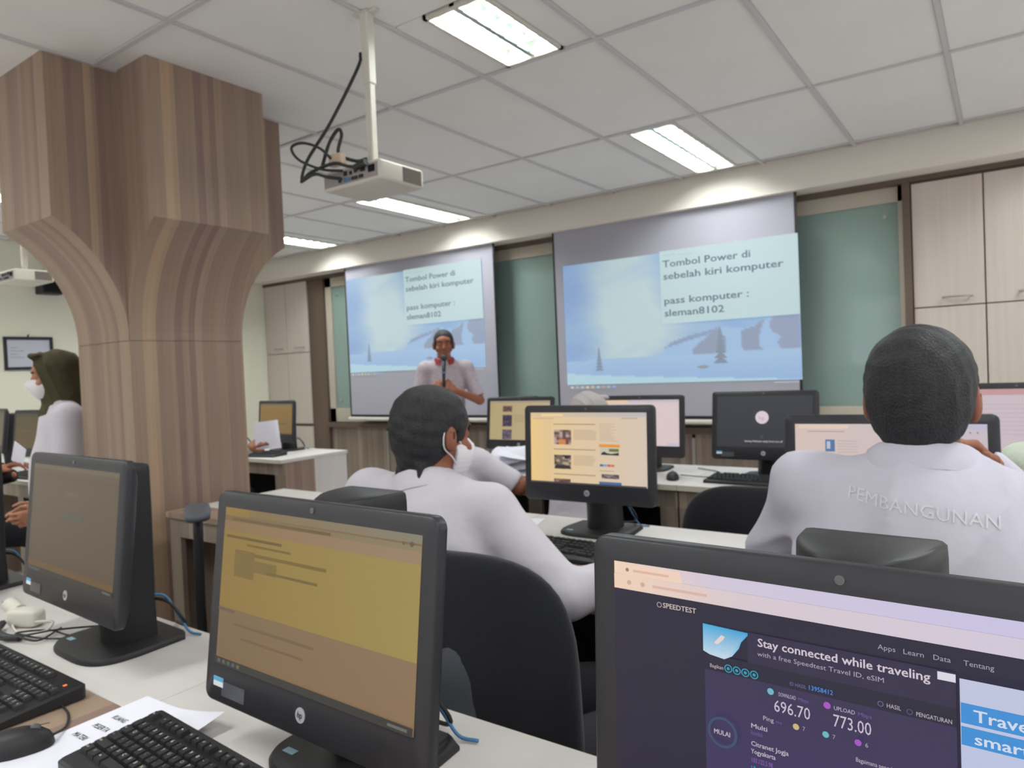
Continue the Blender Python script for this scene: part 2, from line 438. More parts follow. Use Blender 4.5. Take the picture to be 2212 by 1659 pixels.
for a, b in zip(edges, edges[1:]):
    bm = NB(); uvl = bm.loops.layers.uv.new(); uvbox(bm, (a + .012, 5.5, .06), (b - .012, 5.53, .735), uvl); obj('panel', bm, WOOD2, wn)
    bm = NB(); box(bm, (b - .012, 5.485, .06), (b + .012, 5.53, .70)); obj('metal_strip', bm, m_alu, wn)
gb = thing('glass_board', 'long green glass writing board in a beige frame behind the projection screens', 'board', (-3.5, 5.5, .8))
bm = NB()
for lo, hi in [((-2.97, 0, -.005), (-2.87, .06, 1.655)), ((2.91, 0, -.005), (2.945, .06, 1.655)), ((-2.97, 0, -.005), (2.945, .06, .15)), ((-2.97, 0, 1.55), (2.945, .06, 1.655))]: box(bm, lo, hi, bev=.002)
obj('board_frame', bm, m_glassframe, gb)
e = [-2.87, -.9, 1.05, 2.91]
for a, b in zip(e, e[1:]):
    bm = NB(); box(bm, (a + .004, .02, .15), (b - .004, .03, 1.55)); p = obj('glass_pane', bm, m_glass, gb)
    for cx in (a + .08, b - .08):
        for cz in (.24, 1.46):
            bm = NB(); cyl(bm, (cx, .02, cz), (cx, .008, cz), .014, 12); obj('stud', bm, m_alu, p, 40)

def cabinet(name, label, x0, doors, z0, z1, zj, y, handles_low=True):
    r = thing(name, label, 'cabinet', (x0, y, 0)); x1 = x0 + sum(doors)
    bm = NB(); box(bm, (0, .02, 0), (x1 - x0, .1, z1 + .02)); obj('carcass', bm, m_brown, r)
    x = 0
    rows = ((zj + .004, z1), (z0 + .004, zj - .004), (.08, z0 - .03))
    for wd in doors:
        for k, (a, b) in enumerate(rows):
            bm = NB(); box(bm, (x + .004, 0, a), (x + wd - .004, .02, b), bev=.0015); d = obj('door', bm, m_door, r)
            if k < 2:
                zc = a + .055 if k == 0 else None
                if zc:
                    bm = NB(); c = x + wd * .62; tube(bm, spline([(c - .07, 0, zc), (c - .07, -.028, zc), (c + .07, -.028, zc), (c + .07, 0, zc)], 3), .006, 8); obj('door_handle', bm, m_alu, d, True)
        x += wd
    return r
cabinet('wall_cabinet', 'tall pale oak wall cabinet beyond the man with embroidered back', -.506, [.404, .41, .41, .41, .41], .80, 2.44, 1.612, 5.45)
cabinet('wall_cabinet', 'tall pale wall cabinet in the far corner behind the pillar', -7.54, [.4, .4], .768, 2.455, 1.62, 5.45)

# ------------------------------------------------------------------ the wood clad pillar with four brackets
def pillar():
    r = thing('pillar', 'square pillar clad in brown strip laminate, flaring into four curved brackets under the ceiling', 'pillar', (-3.455, 1.89, 0))
    hx, hy = .247, .285; zt = CEIL + .01; z1, z2 = 1.52, 2.035
    def uvface(bm, uvl, pts, uvs):
        f = bm.faces.new([bm.verts.new(p) for p in pts])
        for lp, uv in zip(f.loops, uvs): lp[uvl].uv = uv
    bm = NB(); uvl = bm.loops.layers.uv.new(); g = .0
    box_ = [(-hx, -hy), (hx, -hy), (hx, hy), (-hx, hy)]
    def side(a, b, z0_, z1_):
        u0 = (a[0] if a[1] == b[1] else a[1] + 10); u1 = (b[0] if a[1] == b[1] else b[1] + 10)
        uvface(bm, uvl, [(*a, z0_), (*b, z0_), (*b, z1_), (*a, z1_)], [(u0, z0_), (u1, z0_), (u1, z1_), (u0, z1_)])
    for i in range(4): side(box_[i], box_[(i + 1) % 4], 0, z1)
    # small reveal, then the upper shaft
    q = [(p[0] * .985, p[1] * .985) for p in box_]
    for i in range(4): side(q[i], q[(i + 1) % 4], z1, z1 + .003); side(box_[i], box_[(i + 1) % 4], z1 + .003, zt)
    obj('shaft', bm, WOOD, r)
    def bracket(axis, sgn, off, half):
        base = (hy if axis == 'y' else hx)
        bm = NB(); uvl = bm.loops.layers.uv.new()
        R_ = ((z2 - z1) ** 2 + off ** 2) / (2 * off); n = 14
        prof = []
        for i in range(n + 1):
            z = z1 + .004 + (z2 - z1 - .004) * i / n; prof.append((base - .001 + R_ - math.sqrt(max(R_ * R_ - (z - z1) ** 2, 0)), z))
        prof[-1] = (base + off, z2)
        def P(t, s, z): return (s, sgn * t, z) if axis == 'y' else (sgn * t, s, z)
        uo = 0 if axis == 'y' else 10
        for (t0, z0_), (t1, z1_) in zip(prof, prof[1:]):      # curved underside
            uvface(bm, uvl, [P(t0, -half, z0_), P(t0, half, z0_), P(t1, half, z1_), P(t1, -half, z1_)], [(-half + uo, z0_), (half + uo, z0_), (half + uo, z1_), (-half + uo, z1_)])
        t = prof[-1][0]
        uvface(bm, uvl, [P(t, -half, z2), P(t, half, z2), P(t, half, zt), P(t, -half, zt)], [(-half + uo, z2), (half + uo, z2), (half + uo, zt), (-half + uo, zt)])
        uo2 = 10 if axis == 'y' else 0
        for s in (-half, half):
            for (t0, z0_), (t1, z1_) in zip(prof, prof[1:]):
                uvface(bm, uvl, [P(base - .002, s, z0_), P(t0, s, z0_), P(t1, s, z1_), P(base - .002, s, z1_)], [(sgn * base + uo2, z0_), (sgn * t0 + uo2, z0_), (sgn * t1 + uo2, z1_), (sgn * base + uo2, z1_)])
            uvface(bm, uvl, [P(base - .002, s, z2), P(t, s, z2), P(t, s, zt), P(base - .002, s, zt)], [(sgn * base + uo2, z2), (sgn * t + uo2, z2), (sgn * t + uo2, zt), (sgn * base + uo2, zt)])
        obj('bracket', bm, WOOD, r)
    bracket('y', -1, .29, hx); bracket('y', 1, .29, hx); bracket('x', 1, .26, hy); bracket('x', -1, .26, hy)
pillar()

# ------------------------------------------------------------------ projection screens
def snow(U, V):
    """winter landscape: pale cloud, blue sky, snow field and dark hills"""
    def n(x, y, s):
        return np.sin(x * 5.1 * s + 1.3 + 2 * np.sin(y * 3.7 * s)) * np.sin(y * 6.3 * s + .7 + 1.5 * np.sin(x * 4.1 * s))
    N = .5 + .25 * n(U, V, 1) + .15 * n(U + .3, V, 2.3) + .1 * n(U, V + .2, 5)
    blue = np.array((128, 168, 216.)); cloud = np.array((190, 212, 214.)); deep = np.array((120, 150, 200.))
    m = np.exp(-np.abs((U - .31 + .03 * np.sin(V * 8)) / .19) ** 3) * .95 + .7 * (N - .5)
    m = np.clip(m + .25 * (V > .0) * np.exp(-((V - .55) / .2) ** 2), 0, 1)[..., None]
    C = blue * (1 - m) + cloud * m
    dk = np.clip(np.exp(-((U - .04) / .1) ** 2 - ((V - .25) / .25) ** 2) + .6 * np.exp(-((U - .06) / .08) ** 2 - ((V - .72) / .08) ** 2), 0, 1)[..., None]
    C = C * (1 - .6 * dk) + deep * .6 * dk
    def inside(poly):
        r = np.zeros(U.shape, bool); n = len(poly)
        for i in range(n):
            x1, y1 = poly[i]; x2, y2 = poly[(i + 1) % n]
            c = ((y1 > V) != (y2 > V)) & (U < (x2 - x1) * (V - y1) / (y2 - y1 + 1e-9) + x1); r ^= c
        return r
    def put(poly, col): C[inside(poly)] = col
    C = C.copy()
    put([(.44, .80), (.48, .73), (.58, .66), (.70, .60), (.80, .62), (.90, .55), (1, .5), (1, .9), (.44, .86)], (152, 188, 224))
    put([(.46, .74), (.50, .69), (.57, .65), (.64, .625), (.70, .60), (.69, .635), (.60, .67), (.54, .70)], (132, 152, 184))
    put([(.59, .82), (.585, .76), (.62, .70), (.69, .61), (.725, .68), (.72, .78), (.72, .85), (.66, .87), (.61, .86)], (134, 148, 172))
    put([(.79, .87), (.785, .75), (.78, .64), (.83, .61), (.87, .56), (.85, .68), (.845, .74), (.88, .82), (.89, .87)], (134, 148, 174))
    put([(.885, .60), (.90, .55), (1, .54), (1, .87), (.97, .86), (.94, .80), (.915, .74), (.93, .69), (.90, .66)], (138, 152, 180))
    fld = V > .80 - .02 * U
    g = np.clip((V - .80) / .2, 0, 1)[..., None]
    C = np.where(fld[..., None], np.array((158, 192, 224.)) * (1 - g) + np.array((140, 178, 222.)) * g, C)
    br = V > .90 + .1 * np.clip(U, 0, 1) ** .7 * .95
    C = np.where(br[..., None], np.array((176, 214, 226.)), C)
    return C
def slide():
    p = Page(1.94, 1.03, .0004)
    p.grid(150, 90, snow)
    for (cx, top, bot, wd, col) in ((.165, .70, .885, .022, (120, 140, 160)), (.70, .60, .86, .03, (118, 132, 150))):
        for i in range(7):
            z = top + (bot - top) * i / 7; hw = wd * (.25 + .75 * i / 6)
            p.poly([(cx, z - .01), (cx - hw, z + (bot - top) / 7 + .004), (cx + hw, z + (bot - top) / 7 + .004)], col)
    p.poly([(.62, .9), (.60, .885), (.63, .872), (.655, .885), (.64, .90)], (140, 142, 146))
    p.rect(.462, -.01, 1.0, .547, (190, 216, 216))
    for i, tx in enumerate(('Tombol Power di', 'sebelah kiri komputer', '', 'pass komputer :', 'sleman8102')):
        if tx: p.text(tx, .473, .115 + i * .094, .052, (112, 128, 140), width={0: .355, 1: .475, 3: .345, 4: .248}[i], bold=.025)
    p.rect(.475, .02, .53, .024, (160, 190, 196)); p.rect(.54, .03, .6, .034, (160, 190, 196))
    for i, c in enumerate([(210, 214, 220), (180, 186, 196), (190, 200, 210), (220, 205, 180), (205, 200, 170), (170, 205, 220), (190, 160, 160), (170, 190, 200), (130, 170, 230)]):
        p.rect(.02 + i * .026, 1.012, .034 + i * .026, 1.03, c)
    p.rect(.9, 1.012, .99, 1.018, (190, 195, 205))
    return p.mesh('projected_image', PROJ)
SLIDE = slide()
m_screen = mat('matt_screen_fabric', (168, 166, 178), .9, .1)
def pscreen(label, xc, ix, iw, izc, ih):
    r = thing('projection_screen', label, 'screen', (xc, 5.3, .86))
    w_ = 2.03; bm = NB(); box(bm, (-w_ / 2 + .012, 0, .03), (w_ / 2 - .012, .004, 1.66)); obj('fabric', bm, m_screen, r)
    bm = NB()
    for s in (-1, 1): box(bm, (s * (w_ / 2 - .006) - .009, -.002, .018), (s * (w_ / 2 - .006) + .009, .006, 1.66))
    box(bm, (-w_ / 2, -.002, .012), (w_ / 2, .006, .034)); obj('black_border', bm, m_black2, r)
    bm = NB(); cyl(bm, (-w_ / 2 - .03, .002, -.012), (w_ / 2 + .03, .002, -.012), .019, 14); obj('weight_bar', bm, m_whiteplastic, r, 40)
    bm = NB(); box(bm, (-w_ / 2 - .05, -.04, 1.64), (w_ / 2 + .05, .05, 1.72), bev=.01); obj('casing', bm, m_whiteplastic, r)
    o = inst('projected_image', SLIDE, r, (ix - xc, -.003, izc - .86)); o.scale = (iw / 1.94, 1, ih / 1.03); return r
pscreen('smaller looking pull-down projection screen behind the standing presenter', -4.885, -4.945, 1.86, 1.855, 1.01)
pscreen('larger looking pull-down projection screen beside the green glass and pale cabinet', -2.215, -2.165, 1.94, 1.673, 1.03)

# ------------------------------------------------------------------ projectors
def projector(label, loc, rotz=0):
    r = thing('projector', label, 'projector', loc, rotz)
    bm = NB(); box(bm, (-.155, -.12, 0), (.155, .115, .075), bev=.012, seg=3); obj('body', bm, m_whiteplastic, r, 35)
    bm = NB(); box(bm, (-.142, -.1225, .012), (.142, -.117, .062)); bp = obj('connector_panel', bm, mat('connector_panel_grey', (150, 140, 140), .5), r)
    for i, (x, z, w_, h_, m) in enumerate([(-.03, .018, .03, .012, m_cablebl), (.01, .018, .03, .012, m_black2), (.05, .018, .02, .012, m_black2), (-.06, .02, .012, .012, m_black2), (-.03, .04, .015, .015, m_black2), (.0, .04, .012, .012, m_black2), (.025, .042, .012, .012, m_black2), (.06, .04, .02, .02, m_black2), (.1, .03, .03, .024, m_dark)]):
        bm = NB(); box(bm, (x, -.127, z), (x + w_, -.121, z + h_)); obj('socket', bm, m, bp)
    for k in range(9):
        bm = NB(); box(bm, (.1535, .0, .012 + k * .0058), (.1575, .095, .015 + k * .0058)); obj('vent_slat', bm, mat('vent_slat_grey', (104, 96, 92), .6), r)
    bm = NB(); box(bm, (.153, -.004, .009), (.1555, .1, .066)); obj('vent', bm, mat('vent_grey', (150, 138, 132), .6), r)
    bm = NB(); cyl(bm, (-.07, .11, .04), (-.07, .13, .04), .03, 20); obj('lens', bm, m_dark, r, 40)
    bm = NB(); box(bm, (-.06, -.06, .07), (.06, .06, .082), bev=.003); cyl(bm, (0, 0, .08), (0, 0, .13), .013, 14)
    for sx, sy in ((-1, -1), (1, 1), (-1, 1), (1, -1)): box(bm, (sx * .055 - .008 + sx * .02, sy * .05 - .008, .072), (sx * .055 + .008 + sx * .02, sy * .05 + .008, .088))
    obj('bracket', bm, m_whiteplastic, r, 35)
    bm = NB(); h = CEIL - loc[2]; box(bm, (-.016, -.016, .11), (.016, .016, h * .62), bev=.004); box(bm, (-.020, -.020, h * .6), (.020, .020, h), bev=.004); box(bm, (-.05, -.024, h - .004), (.024, .024, h + .004)); box(bm, (.02, -.012, h - .006), (.06, .012, h + .004)); obj('pole', bm, m_whiteplastic, r, 35)
    return r
projector('white ceiling projector hanging on a white pole with looped black cables', (-1.985, 1.955, 2.03))
projector('white ceiling projector partly hidden behind the pillar capital', (-5.36, 2.02, 2.03))
def cable(name, label, pts, r, m, k=7, n=6):
    bm = NB(); tube(bm, spline(pts, k), r, n); return tag(obj(name, bm, m, None, True), label, 'cable')
px, py, pz = -1.985, 1.955, 2.03
cable('cable', 'long black cable pulled from the projector pole to the looped bundle', [(px - .02, py - .02, 2.56), (px - .03, py - .03, 2.50), (px - .13, py - .09, 2.30), (px - .20, py - .15, 2.16), (px - .215, py - .17, 2.08), (px - .16, py - .17, 2.10), (px - .05, py - .155, 2.115), (px + .0, py - .13, 2.10), (px + .06, py - .13, 2.085)], .0065, m_cableb)
cable('cable', 'black cable looped high above the rear of the projector', [(px - .14, py - .13, 2.13), (px - .13, py - .1, 2.22), (px - .10, py - .08, 2.27), (px - .07, py - .09, 2.24), (px - .08, py - .1, 2.17), (px - .03, py - .06, 2.14), (px + .0, py - .03, 2.15)], .007, m_cableb)
cable('cable', 'black cable making a wide side loop behind the projector', [(px - .02, py - .14, 2.085), (px - .1, py - .17, 2.10), (px - .2, py - .19, 2.15), (px - .23, py - .2, 2.20), (px - .19, py - .18, 2.215), (px - .13, py - .15, 2.19), (px - .1, py - .12, 2.15)], .0055, m_cableb)
cable('cable', 'black cable ending in the blue plug of the projector', [(px - .22, py - .17, 2.075), (px - .13, py - .18, 2.085), (px - .07, py - .17, 2.065), (px - .02, py - .145, 2.055)], .0065, m_cableb)
bm = NB(); box(bm, (-.035, -.015, -.022), (.035, .015, .022), bev=.004); o = obj('cable_adapter', bm, mat('beige_plastic', (196, 172, 150), .5)); o.location = (px - .085, py - .105, 2.145); tag(o, 'small beige adapter box in the black cables behind the projector', 'adapter')
bm = NB(); cyl(bm, (0, 0, 0), (.06, 0, .01), .012, 10); o = obj('cable_plug', bm, m_cableb, None, 40); o.location = (px + .04, py - .135, 2.085); tag(o, 'thick black power plug in the rear of the projector', 'plug')

# wall speaker and framed certificate on the side wall
t = thing('wall_speaker', 'black speaker on the cream wall behind the pillar', 'speaker', (-7.55, 3.02, 2.22))
bm = NB(); box(bm, (0, -.1, 0), (.16, .1, .2), bev=.006); obj('cabinet', bm, m_black2, t)
bm = NB(); box(bm, (.155, -.085, .015), (.165, .085, .185)); obj('grille', bm, m_dark, t)
t = thing('picture_frame', 'black framed white certificate on the cream wall above the woman', 'picture frame', (-7.548, 2.835, 1.66))
bm = NB()
for lo, hi in (((0, -.205, .128), (.02, .205, .155)), ((0, -.205, -.155), (.02, .205, -.128)), ((0, -.205, -.13), (.02, -.178, .13)), ((0, .178, -.13), (.02, .205, .13))): box(bm, lo, hi, bev=.002)
obj('frame', bm, mat('black_frame_wood', (30, 30, 42), .5), t)
bm = NB(); box(bm, (.002, -.178, -.13), (.008, .178, .13)); cp = obj('certificate', bm, mat('certificate_paper', (190, 192, 206), .6), t)
bm = NB()
for i in range(4): box(bm, (.008, -.15 , .05 - i * .03), (.0085, -.15 + .06 + .05 * (i % 2), .056 - i * .03))
obj('print', bm, m_ink, cp)
bm = NB(); cyl(bm, (0, 0, .155), (.02, 0, .175), .006, 8); obj('hook', bm, m_black2, t)

# ------------------------------------------------------------------ desks
def desk_unit(name, label, x0, x1, yf, yb, zone=0, group=None, end_r=False):
    """zone = depth of the wood-look strip along the front of the top"""
    r = thing(name, label, 'desk', ((x0 + x1) / 2, (yf + yb) / 2, 0), 0, group); cx, cy = (x0 + x1) / 2, (yf + yb) / 2
    a, b, f, k = x0 - cx + .0015, x1 - cx - .0015, yf - cy, yb - cy
    bm = NB(); box(bm, (a, f + zone, DESK - .025), (b, k, DESK), bev=.0015); obj('top', bm, m_white, r)
    bm = NB(); box(bm, (a, k, DESK - .026), (b, k + .002, DESK - .001)); obj('edge_band', bm, m_edge, r)
    if zone:
        bm = NB(); uvl = bm.loops.layers.uv.new()
        fs = uvbox(bm, (a, f, DESK - .025), (b, f + zone - .0015, DESK - .0008), uvl)
        for fc in bm.faces:
            for lp in fc.loops: lp[uvl].uv = (lp.vert.co.x * .55 + x0, lp.vert.co.y)
        obj('front_strip', bm, WOOD, r)
    else:
        bm = NB(); box(bm, (a, f - .002, DESK - .026), (b, f, DESK - .001)); obj('edge_band', bm, m_edge, r)
    bm = NB(); uvl = bm.loops.layers.uv.new(); uvbox(bm, (a + .002, f + .015, DESK - .11), (b - .002, f + .035, DESK - .026), uvl, x0); obj('apron', bm, WOOD2, r)
    n = 2; wleg = .085
    for i, c in enumerate((a + .004, (a + b) / 2 - wleg / 2, b - wleg - .004)):
        bm = NB(); uvl = bm.loops.layers.uv.new(); uvbox(bm, (c, f + .012, .0), (c + wleg, f + .034, DESK - .11), uvl, x0 + .3); obj('front_post', bm, WOOD2, r)
    for sx in (a + .002, b - .02):
        bm = NB(); uvl = bm.loops.layers.uv.new(); uvbox(bm, (sx, f + .034, 0), (sx + .018, f + (k - f) * .48, DESK - .026), uvl, x0); obj('end_panel', bm, WOOD, r)
        bm = NB(); box(bm, (sx, f + (k - f) * .48 + .001, 0), (sx + .018, k - .01, DESK - .026)); obj('end_panel', bm, m_white, r)
    bm = NB(); box(bm, (a + .02, k - .03, .1), (b - .02, k - .012, DESK - .026)); obj('rear_panel', bm, m_brown, r)
    bm = NB(); box(bm, (a + .02, f + .3, .0), (b - .02, f + .31, DESK - .12)); obj('knee_shade_sheet', bm, m_dark, r)  # dark sheet standing in for the shade of the knee space
    return r
desk_unit('desk', 'white desk under the yellow-screened and purple-screened computers nearest the camera', -1.27, .33, .14, .895, .468)
desk_unit('desk', 'white desk corner with the white adapter and tangled cables, before the pillar', -2.87, -1.27, .14, .895, .468)
desk_unit('desk', 'near desk continuing out of view past the cable tangle', -4.47, -2.87, .14, .895, .468)
desk_unit('desk', 'white desk in the middle row under the cream-screened computer and its keyboard', -1.5, .1, 1.67, 2.30, .15)
desk_unit('desk', 'white middle row desk beyond the masked man, with the loose sheet', -3.1, -1.5, 1.67, 2.30, .15)
desk_unit('desk', 'middle row desk hidden beyond the man with embroidered back', .1, 1.7, 1.67, 2.30, .15)
desk_unit('desk', 'white front row desk under the black logo screen, grey mouse side', -1.27, .33, 3.1, 3.73)
desk_unit('desk', 'white front row desk where the arm holds papers', -2.87, -1.27, 3.1, 3.73)
desk_unit('desk', 'front row desk behind the pale green shirt', .33, 1.93, 3.1, 3.73)
desk_unit('desk', 'white desk with striped end beyond the pillar, under the brown-screened computer', -5.78, -4.18, 3.09, 3.70)
desk_unit('desk', 'far corner desk continuing behind the pillar', -7.38, -5.78, 3.09, 3.70)
desk_unit('desk', 'brown fronted desk behind the woman in the olive headscarf', -5.95, -4.35, 1.83, 2.45)
desk_unit('desk', 'brown fronted desk against the cream wall behind the woman', -7.55, -5.95, 1.83, 2.45)

# ------------------------------------------------------------------ all-in-one computers
SW, SH = .433, .2415
def rr_loop(w_, h_, r, y, cz=0): return [(x, y, z + cz) for x, z in rrect(w_, h_, r, 6)]
def housing_mesh():
    bm = NB(); W_, H_, c = .485, .3265, -.0175
    L = loft(bm, [rr_loop(SW, SH, .001, .0022), rr_loop(SW, SH, .001, 0), rr_loop(W_ - .006, H_ - .006, .014, 0, c), rr_loop(W_, H_, .017, .003, c), rr_loop(W_, H_, .017, .016, c), rr_loop(W_ - .03, H_ - .03, .03, .030, c), rr_loop(W_ - .12, H_ - .12, .04, .040, c)])
    o = obj('housing', bm, m_black, None, 50); me = o.data; bpy.data.objects.remove(o); return me
def stand_mesh():
    bm = NB(); lp = []
    for z, w_, y0, y1 in ((.012, .125, .05, .145), (.09, .12, .045, .142), (.13, .128, .02, .142), (.30, .130, .02, .144), (.385, .130, .03, .144), (.397, .129, .032, .143), (.401, .122, .04, .140)):
        pts = [(w_ / 2 * math.cos(PI + PI * i / 16), y1 - .012 - (y1 - .012 - y0) * math.sin(PI * i / 16)) for i in range(17)] + [(w_ / 2, y1 - .004), (w_ / 2 - .005, y1), (-w_ / 2 + .005, y1), (-w_ / 2, y1 - .004)]
        lp.append([(x, y, z) for x, y in pts])
    loft(bm, lp); o = obj('stand', bm, m_black2, None, 50); me = o.data; bpy.data.objects.remove(o); return me
def base_mesh():
    bm = NB(); pts = []
    for i in range(25):
        a = PI + PI * i / 24; pts.append((.128 * math.copysign(abs(math.cos(a)) ** .62, math.cos(a)), .075 + .10 * math.copysign(abs(math.sin(a)) ** .62, math.sin(a))))
    pts += [(.118, .175), (.09, .19), (-.09, .19), (-.118, .175)]
    loft(bm, [[(x, y, 0) for x, y in pts], [(x, y, .006) for x, y in pts], [(x * .965, .08 + (y - .08) * .965, .012) for x, y in pts]]); o = obj('base', bm, m_black2, None, 40); me = o.data; bpy.data.objects.remove(o); return me
HOUS, STAND, BASE = housing_mesh(), stand_mesh(), base_mesh()
def small_mesh(name, fn, mats, smooth=False):
    bm = NB(); fn(bm); o = obj(name, bm, mats, None, smooth); me = o.data; bpy.data.objects.remove(o); return me
CAMM = small_mesh('webcam', lambda b: cyl(b, (0, 0, 0), (0, -.0012, 0), .0042, 16), mat('webcam_lens', (88, 88, 92), .3), 40)
def emblem(bm):
    cyl(bm, (0, 0, 0), (0, -.0012, 0), .0105, 28)
    V, F, W_ = text_mesh('hp', .01); vs = [bm.verts.new((-.0068 + (x + .15 * y) * .0118, -.0016, -.0036 + y * .0125)) for x, y in V]
    for f in F:
        try: bm.faces.new([vs[i] for i in f]).material_index = 1
        except ValueError: pass
EMB = small_mesh('emblem', emblem, [m_silver, m_black2])
def stk(bm):
    box(bm, (-.013, -.0006, -.007), (.013, 0, .007), 0); box(bm, (-.013, -.0009, .001), (.013, -.0005, .007), 1)
STK = small_mesh('sticker', stk, [mat('sticker_white', (215, 225, 232), .5), m_blue])
TAPE = small_mesh('bezel_tape', lambda b: box(b, (-.03, -.0004, -.011), (.03, 0, .011)), mat('clear_tape', (74, 76, 84), .2))
BSTK = small_mesh('base_sticker', lambda b: box(b, (-.012, -.006, 0), (.012, .006, .0006)), mat('pale_sticker', (140, 175, 190), .5))
def computer(label, x, y, z, yaw, tilt, page, sticker=False, base_stick=True, blue=True, sdy=.0):
    r = thing('desktop_computer', label, 'computer', (x, y, DESK), yaw)
    h = z - DESK; rot = (-tilt, 0, 0)
    hs = inst('housing', HOUS, r, (0, 0, h), rot)
    inst('display', page, r, (0, 0, h), rot)      # sits in the recess of the housing
    R_ = Matrix.Rotation(-tilt, 3, 'X')
    def at(px_, pz_, py_=-.0002): return Vector((0, 0, h)) + R_ @ Vector((px_, py_, pz_))
    def part(nm, me, p): o = inst(nm, me, r, p, rot); return o
    part('webcam', CAMM, at(0, SH / 2 + .012)); part('emblem', EMB, at(0, -SH / 2 - .028))
    if sticker: part('sticker', STK, at(-.205, -SH / 2 - .028)); part('bezel_tape', TAPE, at(-.165, -SH / 2 - .036))
    s = inst('stand', STAND, r, (0, sdy, 0)); s.scale = (1, 1, (min(h + .144, .397)) / .401)
    b = inst('base', BASE, r, (0, -.0, 0))
    if base_stick: inst('base_sticker', BSTK, b, (-.085, .02, .0121))
    if blue:
        bm = NB(); tube(bm, spline([(.045, .14, .10), (.06, .165, .09), (.08, .185, .04), (.10, .195, .008), (.13, .205, .004)], 5), .0028, 6); obj('network_cable', bm, m_cablebl, r, True)
        bm = NB(); tube(bm, spline([(.03, .14, .09), (.07, .165, .08), (.09, .185, .04), (.07, .2, .016), (0, .215, .006)], 5), .0035, 6); obj('power_cable', bm, m_cableb, r, True)
    return r
def P(): return Page(SW, SH)
def taskbar(p, c=(46, 48, 52), v=.955):
    p.rect(0, v, 1, 1, c)
    for i, cc in enumerate([(90, 92, 96), (100, 90, 80), (70, 100, 80), (80, 92, 110), (110, 96, 60)]): p.rect(.02 + i * .03, v + .012, .036 + i * .03, 1 - .012, cc)
    p.rect(.9, v + .014, .98, 1 - .016, tuple(min(255, q + 45) for q in c))

# yellowish page
p = P(); p.rect(0, 0, 1, 1, (128, 104, 76)); p.rect(0, 0, 1, .15, (122, 100, 72)); p.hgrad(0, 0, 1, .045, (128, 102, 62), (128, 122, 104)); p.rect(.0, .0, .15, .05, (140, 112, 58))
p.hgrad(0, .055, 1, .085, (116, 96, 62), (134, 122, 96)); p.hgrad(0, .085, 1, .15, (132, 106, 72), (148, 124, 98))
p.hgrad(0, .15, 1, .64, (136, 110, 56), (152, 134, 76)); p.hgrad(.01, .64, 1, .95, (120, 98, 72), (134, 110, 82))
for (a, b_, c, d, col) in ((.05, .062, .6, .08, (106, 86, 56)), (.02, .175, .35, .192, (102, 84, 48)), (.15, .215, .4, .228, (112, 92, 52)), (.08, .26, .2, .43, (118, 98, 54)), (.19, .268, .59, .288, (114, 94, 52)), (.2, .31, .33, .38, (120, 100, 56)), (.27, .36, .55, .376, (110, 92, 54)), (.0, .645, .1, .662, (104, 84, 70)), (.1, .72, .55, .735, (112, 92, 70)), (.15, .80, .5, .812, (112, 90, 68))): p.rect(a, b_, c, d, col)
p.disc(.963, .052, .014, (96, 84, 66)); p.disc(.93, .052, .01, (104, 90, 70))
taskbar(p, (58, 56, 52))
computer('computer with a yellow and brown page on its screen, nearest the camera', -.814, .633, 1.003, -.025, .131, p.mesh(), True, True)
# dim brown page
p = P(); p.rect(0, 0, 1, .96, (92, 78, 66), (82, 70, 56)); p.rect(0, 0, 1, .04, (100, 88, 74)); p.rect(0, .09, 1, .12, (88, 76, 62)); p.rect(0, .9, 1, .96, (96, 74, 44))
p.rect(.4, .42, .63, .455, (74, 84, 72)); p.rect(.43, .22, .58, .27, (98, 84, 70)); taskbar(p, (48, 46, 44))
computer('computer with a dim brown page and small green button, before the pillar', -1.644, .677, 1.032, -.039, .111, p.mesh(), True, True)
# speed test page
p = P(); D = (42, 39, 57); p.rect(0, 0, 1, 1, D)
p.hgrad(0, 0, .25, .052, (238, 208, 184), (206, 196, 214)); p.hgrad(.25, 0, 1, .052, (206, 196, 214), (196, 190, 226)); p.poly([(.01, .052), (.02, .008), (.165, .008), (.173, .052)], (236, 206, 186))
p.hgrad(0, .052, .3, .113, (238, 206, 180), (212, 198, 204)); p.hgrad(.3, .052, 1, .113, (212, 198, 204), (206, 196, 218))
p.disc(.035, .03, .008, (150, 120, 120)); p.rect(.05, .026, .14, .036, (218, 180, 160)); p.disc(.04, .082, .01, (205, 170, 150)); p.disc(.075, .082, .01, (205, 170, 150)); p.rect(.1, .077, .23, .088, (216, 178, 164)); p.disc(.92, .08, .012, (150, 150, 160)); p.disc(.955, .08, .012, (150, 150, 160))
p.text('SPEEDTEST', .125, .16, .02, (198, 182, 176), width=.08, bold=.02); p.ringd(.117, .151, .011, .003, (170, 160, 160))
for tx, u, wd in (('Apps', .565, .03), ('Learn', .607, .034), ('Data', .655, .028), ('Tentang', .702, .045)): p.text(tx, u, .163, .017, (160, 156, 172), width=wd)
p.rect(.318, .192, .69, .31, (52, 45, 70)); p.rect(.222, .305, .69, .365, (42, 39, 57)); p.rect(.224, .365, .69, 1, (58, 50, 82), (66, 56, 98))
p.poly([(.221, .19), (.221, .295), (.235, .305), (.268, .312), (.285, .295), (.3, .26), (.305, .235), (.319, .205), (.319, .195)], 0, [(70, 168, 214), (178, 208, 226), (190, 214, 230), (196, 216, 230), (170, 204, 226), (120, 186, 220), (92, 176, 216), (64, 160, 208), (60, 158, 208)])
p.poly([(.252, .262), (.246, .256), (.262, .222), (.27, .226), (.266, .24)], (226, 206, 206)); p.poly([(.25, .27), (.262, .262), (.275, .278), (.262, .285)], (160, 200, 226))
p.text('Stay connected while traveling', .339, .236, .03, (206, 194, 204), width=.312, bold=.022)
